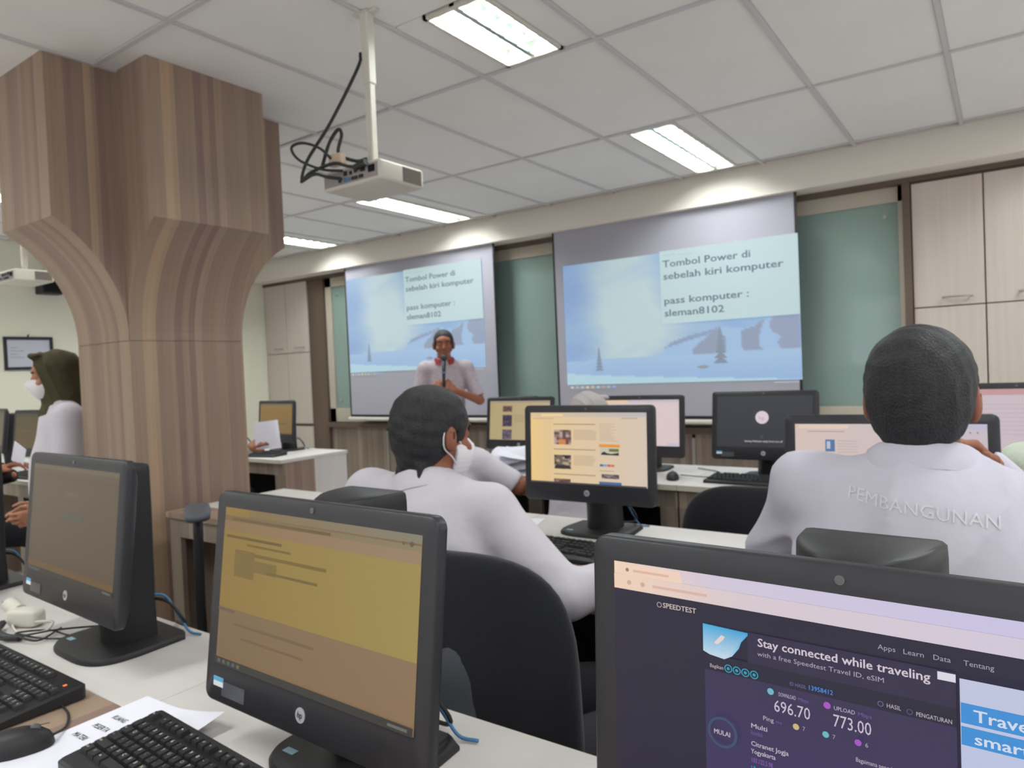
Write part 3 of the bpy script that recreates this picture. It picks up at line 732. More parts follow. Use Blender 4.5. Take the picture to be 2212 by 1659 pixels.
p.text('with a free Speedtest Travel ID, eSIM', .339, .271, .017, (170, 160, 180), width=.236)
p.rect(.662, .196, .69, .222, (214, 214, 224)); p.text('Bagikan', .236, .352, .014, (190, 178, 178), width=.03)
for i in range(4): p.ringd(.277 + i * .0185, .343, .0155, .004, (52, 150, 176)); p.disc(.277 + i * .0185, .343, .006, (52, 150, 176))
p.text('ID HASIL', .404, .35, .013, (110, 106, 150), width=.032); p.text('13958412', .439, .35, .016, (72, 132, 206), width=.047, bold=.02)
p.disc(.366, .389, .012, (108, 178, 190)); p.text('DOWNLOAD', .382, .398, .014, (186, 176, 196), width=.034); p.text('Mbps', .42, .398, .013, (104, 88, 150), width=.02)
p.text('696.70', .372, .456, .042, (198, 186, 202), width=.071)
p.disc(.475, .389, .012, (164, 84, 190)); p.text('UPLOAD', .487, .398, .014, (186, 176, 196), width=.038); p.text('Mbps', .53, .398, .013, (104, 88, 150), width=.024)
p.text('773.00', .485, .455, .043, (198, 186, 202), width=.068)
p.text('Ping', .35, .498, .016, (186, 176, 190), width=.022); p.text('ms', .376, .498, .013, (104, 88, 150), width=.012); p.disc(.416, .491, .011, (196, 178, 122)); p.text('7', .428, .498, .015, (160, 150, 170))
p.disc(.472, .49, .011, (102, 180, 190)); p.text('7', .484, .498, .015, (160, 150, 170)); p.disc(.53, .488, .011, (160, 84, 190)); p.text('6', .542, .496, .015, (170, 160, 176))
p.ringd(.57, .338, .009, .002, (120, 110, 150)); p.text('HASIL', .58, .345, .014, (190, 180, 190), width=.024); p.ringd(.618, .342, .009, .002, (96, 84, 150)); p.text('PENGATURAN', .628, .35, .014, (190, 180, 190), width=.056)
p.ringd(.265, .585, .058, .010, (58, 78, 104)); p.text('MULAI', .246, .595, .018, (190, 180, 190), width=.036, bold=.02)
for (tx, v, wd, cc) in (('Multi', .535, .034, (192, 180, 194)), ('koneksi', .56, .024, (100, 86, 140)), ('Citranet Jogja', .6, .076, (192, 180, 194)), ('Yogyakarta', .628, .05, (192, 180, 194)), ('103.122.5.98', .66, .044, (128, 90, 168)), ('Ubah Server', .69, .05, (52, 150, 196))): p.text(tx, .326, v, .017, cc, width=wd, bold=.015)
p.text('Bagaimana pengalaman anda', .526, .55, .015, (186, 176, 186), width=.1)
for i in range(5): p.ringd(.545 + i * .022, .6, .013, .003, (110, 98, 150))
p.rect(.697, .197, 1, .8, (190, 194, 220), (176, 190, 222)); p.rect(.698, .271, .93, .334, (62, 140, 208)); p.rect(.698, .344, .9, .402, (62, 140, 208))
p.text('Travel', .716, .322, .036, (206, 214, 232), width=.085, bold=.02); p.text('smarter', .716, .392, .034, (206, 214, 232), width=.11, bold=.02); p.text('Get reliable', .714, .49, .03, (104, 160, 214), width=.12)
p.text('connectivity', .714, .55, .03, (104, 160, 214), width=.13); taskbar(p, (44, 42, 52))
computer('large near computer with a purple speed test page on its screen', -.12, .632, 1.002, -.044, .052, p.mesh(), True, True)
# cream news page
def news(p, warm=True):
    A, B = ((226, 196, 140), (212, 194, 178)) if warm else ((176, 158, 116), (186, 166, 136))
    p.hgrad(0, 0, 1, 1, A, B)
    if warm: p.hgrad(0, 0, .19, 1, (232, 198, 134), (222, 192, 148)); p.hgrad(0, 0, 1, .06, (214, 190, 150), (186, 182, 186)); p.rect(.1, .02, .3, .05, (236, 208, 150)); p.rect(.02, .075, .22, .09, (196, 172, 138)); p.rect(.8, .07, .93, .085, (176, 166, 154))
    return p
def photo(p, u0, v0, u1, v1, cols, n=6):
    C = rng.random((n + 2, n + 2))
    def fn(U, V):
        i = np.clip((V * n).astype(int), 0, n - 1); j = np.clip((U * n).astype(int), 0, n - 1)
        k = (C[i, j] * .8 + .2 * V); idx = np.clip((k * len(cols)).astype(int), 0, len(cols) - 1)
        return np.array(cols, float)[idx]
    return p.grid(n * 2, n * 2, fn, u0, v0, u1, v1)
p = news(P())
photo(p, .218, .244, .371, .45, [(90, 72, 66), (136, 118, 112), (178, 160, 152), (120, 70, 60)]); p.rect(.26, .38, .32, .45, (206, 130, 80)); photo(p, .217, .598, .368, .794, [(60, 52, 50), (110, 96, 84), (180, 160, 136)])
p.rect(.225, .74, .36, .79, (56, 50, 52)); p.rect(.31, .6, .35, .65, (50, 44, 46))
p.rect(.215, .158, .583, .17, (150, 132, 112)); p.lines(.394, .244, .596, 8, .018, .006, (170, 152, 132)); p.rect(.215, .51, .583, .522, (150, 132, 112)); p.lines(.394, .598, .596, 8, .018, .006, (170, 152, 132)); p.rect(.215, .86, .583, .872, (150, 132, 112))
p.lines(.62, .15, .78, 12, .021, .006, (180, 162, 144), .5); p.rect(.615, .431, .79, .471, (226, 148, 64)); p.rect(.625, .471, .784, .581, (196, 190, 170)); p.poly([(.63, .575), (.64, .545), (.66, .53), (.68, .55), (.72, .56), (.78, .54), (.78, .58)], (50, 52, 48)); p.rect(.7, .49, .78, .53, (110, 116, 70))
for i, c in enumerate([(70, 100, 160), (110, 160, 200), (200, 90, 90), (205, 110, 110)]): p.rect(.622 + i * .031, .703, .65 + i * .031, .734, c)
p.rect(.62, .79, .74, .797, (160, 140, 120)); photo(p, .636, .837, .781, .896, [(60, 54, 60), (110, 100, 104), (150, 136, 136)]); p.rect(.615, .94, .8, .985, (70, 110, 150)); photo(p, .219, .93, .368, .985, [(110, 70, 60), (150, 110, 90), (90, 60, 56)])
p.rect(0, .975, 1, 1, (70, 66, 74))
CREAM = p.mesh()
computer('computer with a cream news page on its screen, in the middle row', -1.158, 2.061, 1.046, .031, .055, CREAM, False, True)
p = news(P(), False)
for v0, v1, cc in ((.13, .28, [(80, 70, 66), (120, 96, 84)]), (.36, .66, [(60, 52, 70), (90, 76, 100), (70, 60, 64)]), (.74, .99, [(80, 70, 84), (110, 96, 110)])): photo(p, .22, v0, .38, v1, cc)
p.lines(.42, .36, .6, 7, .03, .01, (156, 138, 108)); p.rect(0, 0, 1, .05, (160, 150, 132))
computer('computer showing a dull yellow page, behind the cream-screened one', -2.476, 3.58, 1.002, .051, .12, p.mesh(), False, False, False)
p = P(); p.rect(0, 0, 1, 1, (214, 196, 194)); p.rect(0, 0, 1, .06, (196, 184, 196)); p.rect(0, 0, .35, .06, (222, 196, 160)); p.disc(.68, .55, .015, (190, 172, 176)); p.rect(.6, .6, .66, .61, (196, 180, 182)); p.rect(.85, .94, .99, .98, (190, 184, 210))
computer('computer with a blank pinkish page, behind the grey headscarf', -1.602, 3.438, 1.008, .042, .082, p.mesh(), False, True, False)
p = P(); p.rect(0, 0, 1, 1, (58, 60, 68), (52, 54, 60)); p.disc(.486, .42, .125, (214, 200, 206), 32); p.text('hp', .452, .47, .085, (180, 166, 176), width=.06, bold=.01)
for i in range(8): p.disc(.486 + .011 * math.cos(i * PI / 4), .79 + .02 * math.sin(i * PI / 4), .004, (150, 144, 148), 8)
p.text('Getting Windows ready Don\'t turn off', .30, .90, .035, (190, 182, 184), width=.4, bold=.03)
computer('computer with a black start-up screen and round white logo', -.94, 3.367, 1.026, .036, .153, p.mesh(), True, False)
p = P(); p.hgrad(0, 0, 1, 1, (208, 188, 180), (196, 184, 192)); p.hgrad(0, 0, 1, .055, (210, 190, 176), (184, 182, 204)); p.rect(.02, .01, .3, .05, (220, 198, 182)); p.rect(.07, .075, .28, .088, (176, 160, 158)); p.rect(.172, .17, .225, .3, (84, 116, 160)); p.rect(.18, .19, .2, .27, (180, 190, 206)); p.rect(.165, .33, .25, .35, (120, 110, 120)); p.lines(.24, .18, .36, 5, .03, .008, (184, 168, 166))
for i in range(3): p.rect(.88 + i * .035, .08, .888 + i * .035, .095, (120, 120, 130))
p.lines(.17, .42, .7, 8, .06, .01, (180, 166, 168))
computer('computer with a pale page, mostly hidden by the man with embroidered back', -.257, 2.004, 1.022, .098, .113, p.mesh(), False, False)
p = P(); p.rect(0, 0, 1, 1, (198, 184, 190)); p.rect(0, 0, 1, .1, (190, 150, 152)); p.lines(.2, .25, .8, 8, .07, .012, (184, 170, 178))
computer('computer with a lilac page behind the shoulder of the broad man', .028, 3.40, 1.04, .017, .11, p.mesh(), False, False)
BP = P(); BP.rect(0, 0, 1, 1, (136, 108, 66), (122, 98, 62)); BP.rect(0, 0, 1, .06, (110, 104, 84)); BP.rect(.12, .63, .85, .67, (84, 92, 66)); BP.rect(0, .96, 1, 1, (60, 56, 50)); BPM = BP.mesh()
computer('computer with a brown screen on the striped-end desk beyond the pillar', -4.719, 3.46, 1.004, -.059, .08, BPM, False, False)
computer('computer showing only its edge behind the wood pillar', -5.42, 3.46, 1.004, .05, .08, BPM, False, False)
BP = P(); BP.rect(0, 0, 1, 1, (84, 76, 56), (92, 78, 54)); BP.rect(0, 0, 1, .08, (72, 70, 56)); BP.rect(.1, .5, .7, .54, (100, 82, 50)); BPM2 = BP.mesh()
computer('computer with a murky olive screen behind the woman', -5.50, 2.07, 1.035, .15, .11, BPM2, False, False, False)
computer('black computer seen end on at the picture edge, above the held papers', -6.18, 2.07, 1.045, -.1, .11, BPM2, False, False, False)
computer('computer beyond the dim brown one, only the corner of its base and blue cable show', -2.51, .69, 1.03, -.05, .11, BPM2, False, False)

# ------------------------------------------------------------------ keyboards, mice
U_ = .0188
ROWS = [
 (0, [('Esc', 0, 1)] + [('F%d' % (i + 1), 2 + i + .5 * (i // 4), 1) for i in range(12)] + [('Prt', 15.25, 1), ('Scr', 16.25, 1), ('Brk', 17.25, 1)]),
 (1.35, [(c, i, 1) for i, c in enumerate('`1234567890-=')] + [('<-', 13, 2), ('Ins', 15.25, 1), ('Hm', 16.25, 1), ('Up', 17.25, 1), ('Nm', 18.5, 1), ('/', 19.5, 1), ('*', 20.5, 1), ('-', 21.5, 1)]),
 (2.35, [('Tab', 0, 1.5)] + [(c, 1.5 + i, 1) for i, c in enumerate('QWERTYUIOP[]')] + [('\\', 13.5, 1.5), ('Del', 15.25, 1), ('End', 16.25, 1), ('Dn', 17.25, 1), ('7', 18.5, 1), ('8', 19.5, 1), ('9', 20.5, 1), ('+', 21.5, 1)]),
 (3.35, [('Caps', 0, 1.75)] + [(c, 1.75 + i, 1) for i, c in enumerate("ASDFGHJKL;'")] + [('Ent', 12.75, 2.25), ('4', 18.5, 1), ('5', 19.5, 1), ('6', 20.5, 1)]),
 (4.35, [('Shift', 0, 2.25)] + [(c, 2.25 + i, 1) for i, c in enumerate('ZXCVBNM,./')] + [('Shift', 12.25, 2.75), ('^', 16.25, 1), ('1', 18.5, 1), ('2', 19.5, 1), ('3', 20.5, 1), ('En', 21.5, 1)]),
 (5.35, [('Ctrl', 0, 1.25), ('W', 1.25, 1.25), ('Alt', 2.5, 1.25), ('', 3.75, 6.25), ('Alt', 10, 1.25), ('Fn', 11.25, 1.25), ('M', 12.5, 1.25), ('Ctrl', 13.75, 1.25), ('<', 15.25, 1), ('v', 16.25, 1), ('>', 17.25, 1), ('0', 18.5, 2), ('.', 20.5, 1)])]
def key_geom(bm, s, wu, detail, off=(0, 0, 0)):
    w_, d_ = wu * U_ - .0022, U_ - .0022; ox, oy, oz = off
    v = []
    for (k, z) in ((1, 0), (.8, .0065)):
        ex = w_ / 2 - (1 - k) * .01; ey = d_ / 2 - (1 - k) * .009
        v.append([bm.verts.new((ox + a * ex, oy + b * ey, oz + z)) for a, b in ((-1, -1), (1, -1), (1, 1), (-1, 1))])
    for i in range(4): bm.faces.new((v[0][i], v[0][(i + 1) % 4], v[1][(i + 1) % 4], v[1][i]))
    bm.faces.new(v[1])
    if s and detail:
        V, F, W_ = text_mesh(s, .012); sc = .0082 if len(s) == 1 else min(.0048, (w_ * .7) / W_)
        vs = [bm.verts.new((ox - w_ / 2 + .0035 + x * sc, oy - .001 + y * sc, oz + .0069)) for x, y in V]
        for f in F:
            try: bm.faces.new([vs[i] for i in f]).material_index = 1
            except ValueError: pass
KM = {}
def keyboard(label, loc, rotz, detail=True, led=None):
    r = thing('keyboard', label, 'keyboard', loc, rotz); t = math.atan2(.012, .15)
    bm = NB(); pts = rrect(.448, .158, .008, 4)
    loft(bm, [[(x, y, .002) for x, y in pts], [(x, y, .011 + (y + .079) * .085) for x, y in pts], [(x * .985, y * .965, .014 + (y + .079) * .085) for x, y in pts]]); obj('case', bm, m_black2, r, 40)
    x0, y0 = -.2115, .058
    if detail:
        for ry, ks in ROWS:
            for s, u, wu in ks:
                if (s, wu) not in KM: b = NB(); key_geom(b, s, wu, True); o = obj('key', b, [m_key, m_legend], r); KM[(s, wu)] = o.data
                else: o = inst('key', KM[(s, wu)], r)
                y = y0 - ry * U_; o.location = (x0 + (u + wu / 2) * U_, y, .0145 + (y + .079) * .085); o.rotation_euler = (.085, 0, 0)
    else:
        if 'all' not in KM:
            b = NB()
            for ry, ks in ROWS:
                for s, u, wu in ks: y = y0 - ry * U_; key_geom(b, '', wu, False, (x0 + (u + wu / 2) * U_, y, .0145 + (y + .079) * .085))
            o = obj('keycaps', b, m_key, r); KM['all'] = o.data
        else: o = inst('keycaps', KM['all'], r)
        o['kind'] = 'stuff'
    if led: bm = NB(); box(bm, (.19, .052, .024), (.196, .058, .0262)); obj('indicator_light', bm, mat('orange_led', (230, 110, 60), .4, emit=.8), r)
    return r
keyboard('black keyboard lying before the dim brown computer, orange light on its corner', (-1.628, .512, DESK), .0, True, True)
keyboard('black keyboard lying on the printed paper sheets', (-.955, .515, DESK + .003), -.06)
keyboard('black keyboard before the cream-screened computer in the middle row', (-1.19, 1.84, DESK), -.03, False)
keyboard('black keyboard below the black logo screen', (-.955, 3.27, DESK), -.04, False)
keyboard('black keyboard below the brown screen on the striped-end desk', (-4.62, 3.2, DESK), .25, False)
keyboard('black keyboard below the pale page hidden by the broad man', (-.3, 1.80, DESK), 0, False)
keyboard('black keyboard below the murky olive screen', (-5.2, 1.93, DESK), .1, False)
def mouse(label, loc, rotz, parent=None):
    r = thing('mouse', label, 'mouse', loc, rotz)
    def f(p): return Vector((p.x * (1 - .12 * abs(p.y) / .055), p.y, max(p.z, -.004) + .004))
    bm = NB(); superq(bm, (0, 0, 0), (.031, .056, .034), .9, .8, 24, 12, f); obj('shell', bm, m_black2, r, True)
    bm = NB(); cyl(bm, (-.003, .03, .031), (.003, .03, .031), .008, 14); obj('wheel', bm, m_greyp, r, True)
    bm = NB(); box(bm, (-.0006, .01, .0355), (.0006, .05, .0362)); obj('button_gap', bm, m_dark, r)
    return r
mouse('black mouse on the wood-look desk front beside the keyboard with the orange light', (-1.30, .435, DESK), -.5)
mouse('black mouse on the front row desk beside the blank pinkish computer', (-1.35, 3.25, DESK), .4)
cable('cable', 'thin black mouse cable crossing the wood-look strip', [(-1.275, .482, .765), (-1.31, .515, .754), (-1.36, .54, .753), (-1.415, .55, .753)], .0022, m_cableb)
cable('cable', 'thin black cable of the mouse on the front row desk', [(-1.33, 3.30, .765), (-1.2, 3.34, .756), (-1.2, 3.5, .755), (-1.35, 3.6, .755)], .0025, m_cableb)
# papers
def sheet(name, label, loc, rotz, w_=.21, l_=.297, curl=0, n=1, marks=False, m=None):
    r = thing(name, label, 'paper', loc, rotz)
    for k in range(n):
        bm = NB(); g = 10; V = []
        for j in range(g + 1):
            for i in range(g + 1):
                u, v = i / g, j / g; z = .0012 + k * .0012 + curl * max(0, u + v - 1.35) ** 1.5 * .05
                V.append(bm.verts.new(((u - .5) * w_ + .003 * k, (v - .5) * l_ - .002 * k, z)))
        for j in range(g):
            for i in range(g): a = j * (g + 1) + i; bm.faces.new((V[a], V[a + 1], V[a + g + 2], V[a + g + 1]))
        s = obj('sheet', bm, m or m_paper, r)
    if marks:
        for i, tx in enumerate(('RUANG', 'PESERTA', 'MATERI')):
            bm = NB()
            V, F, W_ = text_mesh(tx, .01)
            vs = [bm.verts.new((-.09 + x * .0115, .07 - i * .032 + y * .016, 0.0016 + (n - 1) * .0012)) for x, y in V]
            for f in F:
                try: bm.faces.new([vs[q] for q in f])
                except ValueError: pass
            obj('print', bm, m_ink, r)
    return r
sheet('paper_sheet', 'white printed sheets lying under the near keyboard', (-1.185, .505, DESK + .0004), .03, .235, .30, 1, 2, True)
sheet('paper_sheet', 'loose white sheet on the middle desk beside the masked man', (-1.50, 2.06, DESK + .0004), .3, .21, .297)
# white adapter and cable tangle
t = thing('power_adapter', 'white plug adapter lying among thin cables before the dim brown computer', 'adapter', (-1.965, .70, DESK), .4)
bm = NB(); superq(bm, (0, 0, .022), (.045, .022, .022), .5, .5); obj('body', bm, m_whiteplastic, t, True)
bm = NB(); cyl(bm, (-.03, .01, .03), (-.07, .02, .045), .018, 16); obj('plug', bm, m_whiteplastic, t, 40)
for s in (-1, 1): bm = NB(); cyl(bm, (-.068, .02 + s * .008, .045), (-.088, .025 + s * .008, .05), .0024, 8); obj('pin', bm, m_alu, t, True)
cable('cable', 'thick black cable end beside the white adapter', [(-1.99, .66, .765), (-1.95, .635, .762), (-1.89, .63, .76), (-1.85, .645, .76)], .008, m_cableb)
for i, (lab, pts) in enumerate([('thin black cable running under the dim brown computer', [(-2.1, .72, .755), (-2.02, .69, .756), (-1.9, .66, .757), (-1.8, .68, .756), (-1.72, .74, .756), (-1.65, .82, .756)]),
    ('thin black cable crossing the tangle', [(-2.2, .62, .755), (-2.0, .6, .755), (-1.88, .62, .76), (-1.82, .7, .765), (-1.78, .78, .756), (-1.7, .85, .756)]),
    ('thin black cable curling round the white adapter', [(-1.85, .73, .756), (-1.80, .66, .758), (-1.86, .64, .77), (-1.84, .7, .762), (-1.76, .72, .757), (-1.7, .8, .756)]),
    ('thin white cable looping beside the white adapter', [(-1.93, .70, .765), (-1.87, .72, .77), (-1.84, .69, .762), (-1.9, .66, .758), (-2.0, .68, .757)])]):
    cable('cable', lab, pts, .0022 if i < 3 else .003, m_cableb if i < 3 else m_whiteplastic)
t = thing('charger', 'small white charger on the middle desk beyond the masked man', 'charger', (-1.69, 2.22, DESK), .3)
bm = NB(); box(bm, (-.03, -.02, 0), (.03, .02, .035), bev=.006, seg=2); obj('body', bm, m_whiteplastic, t, 40)
bm = NB(); cyl(bm, (-.01, 0, .034), (-.01, 0, .05), .003, 8); cyl(bm, (.01, 0, .034), (.01, 0, .05), .003, 8); obj('pin', bm, m_alu, t, True)

# ------------------------------------------------------------------ office chairs
def chair(label, loc, rotz, arms=True, h=.0, shell=True, armz=0):
    r = thing('office_chair', label, 'chair', loc, rotz)
    bm = NB(); superq(bm, (0, .02, .44), (.25, .24, .05), .5, .55, 32, 12, lambda p: Vector((p.x, p.y, p.z - .25 * max(0, p.y - .12) ** 1.5))); obj('seat', bm, m_cloth, r, True)
    def bend(p): return Vector((p.x, p.y + .55 * p.x * p.x - .04 * math.sin((p.z + .25) * 5), p.z))
    bm = NB(); superq(bm, (0, -.245, .69 + h), (.275, .035, .275), .62, .7, 44, 24, bend); obj('backrest', bm, m_cloth, r, True)
    if shell:
        bm = NB(); superq(bm, (0, -.30, .64 + h), (.09, .022, .17), .45, .5, 28, 14, lambda p: Vector((p.x, p.y + .3 * p.x * p.x, p.z)))
        s = obj('back_bracket', bm, m_greyp, r, True)
        bm = NB(); box(bm, (-.022, -.327, .53 + h), (.022, -.316, .55 + h), bev=.002); obj('slot', bm, m_dark, s)
    bm = NB(); tube(bm, spline([(0, -.30, .56 + h), (0, -.30, .42), (0, -.2, .375), (0, 0, .37)], 5), .022, 10); obj('back_bar', bm, m_black2, r, True)
    if arms:
        for s in (-1, 1):
            bm = NB(); tube(bm, spline([(s * .2, .02, .38), (s * .29, .02, .40), (s * .305, .03, .52), (s * .30, .03, .63 + armz)], 5), .017, 10); a = obj('armrest_support', bm, m_black2, r, True)
            bm = NB(); superq(bm, (s * .30, .02, .645 + armz), (.042, .13, .018), .5, .5, 24, 8); obj('armrest', bm, m_greyp, r, True)
    bm = NB(); cyl(bm, (0, 0, .08), (0, 0, .36), .026, 14); box(bm, (-.1, -.1, .36), (.1, .1, .385), bev=.01); obj('column', bm, m_black2, r, 40)
    arm = None; cas = None
    for i in range(5):
        a = 2 * PI * i / 5 + .3
        if arm is None:
            bm = NB(); loft(bm, [[(.02, -.03, .07), (.02, .03, .07), (.02, .03, .11), (.02, -.03, .11)], [(.29, -.015, .058), (.29, .015, .058), (.29, .015, .078), (.29, -.015, .078)]]); o = obj('base_arm', bm, m_black2, r); arm = o.data
        else: o = inst('base_arm', arm, r)
        o.rotation_euler = (0, 0, a)
        if cas is None:
            bm = NB(); cyl(bm, (.29, -.022, .027), (.29, .022, .027), .027, 14); c = obj('caster', bm, m_black2, r, 40); cas = c.data
        else: c = inst('caster', cas, r)
        c.rotation_euler = (0, 0, a)
    return r
chair('black office chair with a large rounded back and grey bracket, under the masked man', (-.965, 1.33, 0), .12, False)
chair('black office chair under the broad man with embroidered back', (-.12, 1.27, 0), 0, False, -.06)
chair('empty black office chair pushed under the desk of the black logo screen', (-.76, 2.76, 0), .1, False, -.09, shell=False)
chair('office chair whose grey padded armrest shows before the pillar', (-2.10, 1.58, 0), 1.03, True, -.12, armz=.235)
chair('office chair under the person holding papers over the front row desk', (-2.12, 2.50, 0), 0, False, -.1)

# ------------------------------------------------------------------ bodies: smooth distance fields turned into one surface
V3 = lambda *a: np.array(a, float)
def unit(v): v = np.array(v, float); return v / (np.linalg.norm(v) + 1e-9)
class Sdf:
    def __init__(s): s.P = []
    def cone(s, a, b, ra, rb, k=.02, op='+'):
        a, b = np.array(a, float), np.array(b, float); ab = b - a; L = ab @ ab + 1e-9
        def fn(X):
            t = np.clip(((X - a) @ ab) / L, 0, 1); return np.linalg.norm(X - a - t[..., None] * ab, axis=-1) - (ra + (rb - ra) * t)
        r = max(ra, rb); s.P.append((fn, np.minimum(a, b) - r, np.maximum(a, b) + r, k, op)); return s
    def ell(s, c, r, k=.02, M=None, op='+'):
        c = np.array(c, float); r = np.array(r, float); M = np.eye(3) if M is None else np.array(M, float)
        def fn(X):
            q = (X - c) @ M.T; k0 = np.linalg.norm(q / r, axis=-1) + 1e-6; k1 = np.linalg.norm(q / (r * r), axis=-1) + 1e-6
            return k0 * (k0 - 1) / k1
        e = np.abs(M.T) @ r; s.P.append((fn, c - e, c + e, k, op)); return s
    def half(s, c, n, op='cut'):
        """keep only the side the normal does not point to"""
        c = np.array(c, float); n = unit(n); s.P.append((lambda X: (X - c) @ n, None, None, .004, op)); return s
    def build(s, name, vox, m, parent=None, noise=None):
        add = [p for p in s.P if p[4] == '+']
        lo = np.min([p[1] for p in add], 0) - vox * 3 - .012; hi = np.max([p[2] for p in add], 0) + vox * 3 + .012
        n = np.ceil((hi - lo) / vox).astype(int) + 1
        ax = [lo[i] + vox * np.arange(n[i]) for i in range(3)]
        F = np.full(n, .2, np.float32)
        for fn, a, b, k, op in s.P:
            if a is None: sl = tuple(slice(0, n[i]) for i in range(3))
            else:
                mrg = k + 2.5 * vox
                i0 = np.clip(np.floor((a - mrg - lo) / vox).astype(int), 0, n); i1 = np.clip(np.ceil((b + mrg - lo) / vox).astype(int) + 1, 0, n)
                if (i1 <= i0).any(): continue
                sl = tuple(slice(i0[i], i1[i]) for i in range(3))
            X = np.stack(np.meshgrid(*[ax[i][sl[i]] for i in range(3)], indexing='ij'), -1)
            d = fn(X).astype(np.float32); g = F[sl]
            if op == '+':
                h = np.clip(.5 + .5 * (g - d) / k, 0, 1); F[sl] = g * (1 - h) + d * h - k * h * (1 - h)
            elif op == '-':
                d = -d; h = np.clip(.5 - .5 * (g - d) / k, 0, 1); F[sl] = g * (1 - h) + d * h + k * h * (1 - h)
            else: F[sl] = np.maximum(g, d)
        if noise:
            X = np.stack(np.meshgrid(*ax, indexing='ij'), -1); F += noise(X).astype(np.float32)
        V, Q = nets(F, lo, vox)
        me = bpy.data.meshes.new(name); me.vertices.add(len(V)); me.vertices.foreach_set('co', V.astype('f').ravel())
        me.loops.add(Q.size); me.loops.foreach_set('vertex_index', Q.astype('i').ravel()); me.polygons.add(len(Q)); me.polygons.foreach_set('loop_start', (np.arange(len(Q)) * 4).astype('i'))
        me.update(calc_edges=True); me.validate(); me.materials.append(m); me.shade_smooth()
        o = link(bpy.data.objects.new(name, me)); 
        if parent:
            o.parent = parent; o.matrix_parent_inverse = Matrix.Translation(-Vector(parent.location))
        return o
def nets(F, lo, vox):
    S = F < 0; nx, ny, nz = F.shape
    c = np.zeros((nx - 1, ny - 1, nz - 1), np.int8)
    for dx in (0, 1):
        for dy in (0, 1):
            for dz in (0, 1): c += S[dx:nx - 1 + dx, dy:ny - 1 + dy, dz:nz - 1 + dz]
    A = np.argwhere((c > 0) & (c < 8)); idx = np.full(c.shape, -1, np.int64); idx[tuple(A.T)] = np.arange(len(A))
    pos = np.zeros((len(A), 3)); cnt = np.zeros(len(A))
    co = [(a, b, d) for a in (0, 1) for b in (0, 1) for d in (0, 1)]
    for i, p in enumerate(co):
        for q in co[i + 1:]:
            if sum(abs(p[t] - q[t]) for t in range(3)) != 1: continue
            f0 = F[tuple((A + p).T)]; f1 = F[tuple((A + q).T)]; m = (f0 < 0) != (f1 < 0)
            t = np.where(m, f0 / np.where(m, f0 - f1, 1), 0)[:, None]
            pos += np.where(m[:, None], np.array(p) + t * (np.array(q) - np.array(p)), 0); cnt += m
    V = lo + (A + pos / np.maximum(cnt, 1)[:, None]) * vox; Q = []
    for a in range(3):
        b, d = (a + 1) % 3, (a + 2) % 3; e = np.zeros(3, int); e[a] = 1
        s0 = [slice(None)] * 3; s1 = [slice(None)] * 3; s0[a] = slice(0, -1); s1[a] = slice(1, None)
        E = np.argwhere(S[tuple(s0)] != S[tuple(s1)]); E = E[(E[:, b] > 0) & (E[:, d] > 0) & (E[:, b] < F.shape[b] - 1) & (E[:, d] < F.shape[d] - 1)]
        eb = np.zeros(3, int); eb[b] = 1; ed = np.zeros(3, int); ed[d] = 1
        q = np.stack([idx[tuple((E - eb - ed).T)], idx[tuple((E - ed).T)], idx[tuple(E.T)], idx[tuple((E - eb).T)]], 1)
        ins = S[tuple(E.T)]; q = np.where(ins[:, None], q, q[:, ::-1]); Q.append(q)
    Q = np.concatenate(Q); return V, Q[(Q >= 0).all(1)]

def frame(F, U=(0, 0, 1)):
    """rows: person's right hand side, forward, up"""
    F = unit(F); R_ = unit(np.cross(F, U)); return np.array([R_, F, np.cross(R_, F)])
class Head:
    def __init__(s, c, F, U=(0, 0, 1), k=1.0): s.c = np.array(c, float); s.M = frame(F, U); s.k = k
    def w(s, r, f, u): return s.c + s.k * (np.array([r, f, u]) @ s.M)
    def e(s, S, c, r, k=.02, op='+'): S.ell(s.w(*c), np.array(r) * s.k, k * s.k, s.M, op)
def head_prims(S, H, neck):
    e = H.e
    e(S, (0, -.012, .035), (.077, .098, .086), .02); e(S, (0, .022, -.030), (.062, .070, .072), .03); e(S, (0, .050, -.085), (.036, .036, .030), .03)
    e(S, (0, .070, .040), (.055, .025, .022), .025)
    for s in (-1, 1):
        e(S, (s * .034, .092, .010), (.018, .014, .010), .012, '-'); e(S, (s * .034, .078, .009), (.015, .014, .012), .004)
        e(S, (s * .044, .070, -.030), (.022, .022, .02), .02)
        e(S, (s * .085, -.006, -.004), (.012, .021, .035), .008); e(S, (s * .079, .002, -.030), (.007, .01, .012), .006); e(S, (s * .088, -.002, .0), (.005, .010, .018), .006, '-')
    S.cone(H.w(0, .088, .012), H.w(0, .112, -.026), .008, .013, .012); e(S, (-.010, .102, -.030), (.008, .009, .007), .006); e(S, (.010, .102, -.030), (.008, .009, .007), .006)
    e(S, (0, .092, -.058), (.024, .010, .007), .006); e(S, (0, .090, -.069), (.020, .010, .007), .006); e(S, (0, .1, -.0635), (.022, .008, .0018), .003, '-')
    S.cone(H.w(0, -.022, -.05), neck, .052 * H.k, .056, .03)
